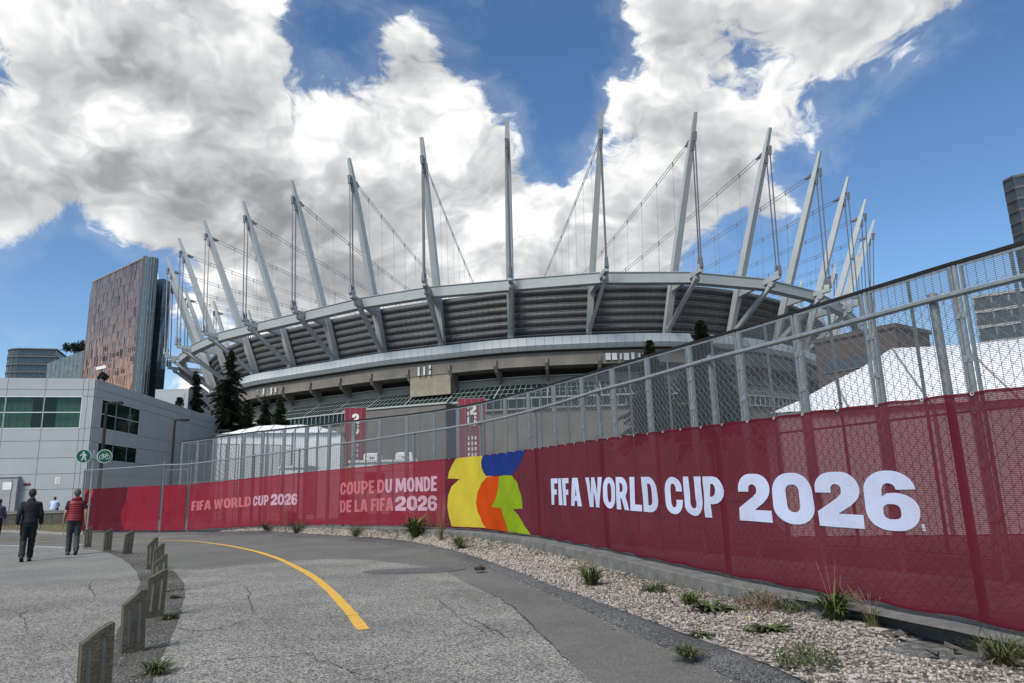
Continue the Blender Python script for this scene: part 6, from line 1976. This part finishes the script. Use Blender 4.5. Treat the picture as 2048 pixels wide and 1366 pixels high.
slab(MB(), BF, -.3, bl_ + .3, bH, bH + .6, -10.3, .3).build('parapet', brn, bt_)
for i in range(5):
    for j in range(5):
        x = 1 + (bl_ - 2) * i / 5; z = 3 + (bH - 4) * j / 5
        w_ = slab(MB(), BF, x, x + 1.8, z, z + 1.7, .02, .06).build('window', dgl, bt_)
        slab(MB(), BF, x - .1, x + 1.9, z - .18, z - .02, .03, .2).build('sill', csl, w_)

# ------------------------------------------------------------------ trees
nd = leafmat('conifer_needles', (.014, .024, .014), (.045, .062, .032))
bark = M('bark', (.06, .048, .038), .95, 0, .3, 6)


def conifer(u, vt, d, hbase, rad, label, seed, z0=0.0):
    r = random.Random(seed)
    top = atd(u, vt, d); H_ = top.z - z0
    t = thing('conifer_tree', label, 'tree', (top.x, top.y, z0), 'conifers before the stadium')
    T = lambda o: (setattr(o, 'matrix_parent_inverse', Matrix.Identity(4)), o)[1]
    T(MB().tube([(0, 0, 0), (.1, 0, H_ * .5), (0, 0, H_ * .98)], [H_ * .014, H_ * .009, .03], 7).build('trunk', bark, t))
    V = []; Fq = []
    nwh = int(34 + H_ * 1.6)
    for w in range(nwh):
        f = (w + r.random() * .6) / nwh; z = hbase + (H_ - hbase) * f
        L0 = (rad * 1.75 * (1 - f) ** .9) * r.uniform(.7, 1.15) + .15
        for b in range(r.randint(4, 7)):
            a = r.uniform(0, 6.283); L = L0 * r.uniform(.55, 1.18); dv = Vector((math.cos(a), math.sin(a), 0)); sv = Vector((-dv.y, dv.x, 0))
            rise = r.uniform(-.05, .22); droop = r.uniform(.15, .7)
            ns_ = max(5, int(L * 8))
            for q in range(ns_):
                g_ = (q + r.random()) / ns_
                c = Vector((0, 0, z)) + dv * (L * g_) + Vector((0, 0, L * (rise * g_ - droop * g_ * g_)))
                for m in range(4):
                    wd_ = (.26 + .42 * (1 - g_)) * (.5 + .5 * L / (rad + .1)) * r.uniform(.6, 1.3)
                    side = sv * r.choice((-1, 1)); tip = c + side * wd_ + dv * wd_ * r.uniform(.1, .7) + Vector((0, 0, -wd_ * r.uniform(.0, .7)))
                    wv = dv * .12 + Vector((0, 0, r.uniform(.03, .14)))
                    i0_ = len(V); V += [c - wv, c + wv, tip]; Fq.append((i0_, i0_ + 1, i0_ + 2))
    me = npmesh('crown', np.array([tuple(v) for v in V]), np.array(Fq), nd)
    link('crown', me, t, local=True)
    return t
conifer(463, 700, 92, 2, 3.7, 'tallest dark conifer standing before the left end of the stadium', 1)
conifer(393, 742, 95, 2, 2.9, 'dark conifer next to the tallest one, on the copper tower side', 2)
conifer(531, 800, 84, 1, 2.5, 'shorter dark conifer between the tallest one and the tent', 3)
conifer(561, 795, 80, 1, 2.3, 'bushy green-black conifer right before the glazing of the stadium', 4)
conifer(497, 800, 90, 1, 2.8, 'low dark conifer tucked below the tallest one', 5)
conifer(1400, 640, 60, 6, 2.6, 'conifer top poking above the mesh fence before the white fascia', 6)
conifer(1298, 680, 62, 6, 1.9, 'small conifer tip just above the mesh fence beside the antennas', 7)
conifer(360, 792, 92, 1, 2.0, 'small dark conifer behind the parapet of the long side wall', 8)


def broadleaf(u, vt, d, w, h, label, seed, z0):
    r = random.Random(seed); top = atd(u, vt, d)
    t = thing('leafy_tree', label, 'tree', (top.x, top.y, z0)); H_ = top.z - z0
    T = lambda o: (setattr(o, 'matrix_parent_inverse', Matrix.Identity(4)), o)[1]
    tk = MB().tube([(0, 0, 0), (.1, .05, H_ * .4), (0, 0, H_ * .8)], [.35, .25, .08], 8)
    for i in range(6):
        a = i * 1.05; tk.tube([(0, 0, H_ * .3), (math.cos(a) * w * .3, math.sin(a) * w * .3, H_ * .6), (math.cos(a) * w * .42, math.sin(a) * w * .42, H_ * .8)], [.14, .09, .04], 6)
    T(tk.build('trunk', bark, t))
    V = []; Fq = []
    cl = [(Vector((r.gauss(0, w * .27), r.gauss(0, w * .27), H_ * .62 + r.gauss(0, H_ * .17))), r.uniform(.6, 1.3)) for _ in range(38)]
    for c, s_ in cl:
        for _ in range(90):
            p_ = c + Vector((r.gauss(0, .45), r.gauss(0, .45), r.gauss(0, .4))) * s_ * 1.5; l_ = r.uniform(.35, .7)
            R_ = Matrix.Rotation(r.uniform(0, 6), 3, 'Z') @ Matrix.Rotation(r.uniform(-1.3, 1.3), 3, 'X')
            i0_ = len(V); V += [p_ + R_ @ Vector((-.4, 0, 0)) * l_, p_ + R_ @ Vector((0, -1, 0)) * l_, p_ + R_ @ Vector((.4, 0, 0)) * l_, p_ + R_ @ Vector((0, 1, 0)) * l_]; Fq.append((i0_, i0_ + 1, i0_ + 2, i0_ + 3))
    link('crown', npmesh('crown', np.array([tuple(v) for v in V]), np.array(Fq), nd), t, local=True)
pz = hz0 + (hz1 - hz0) * .78
broadleaf(163, 690, 340, 9.0, 7, 'round dark green tree on the podium roof beside the copper tower', 3, pz - .2)
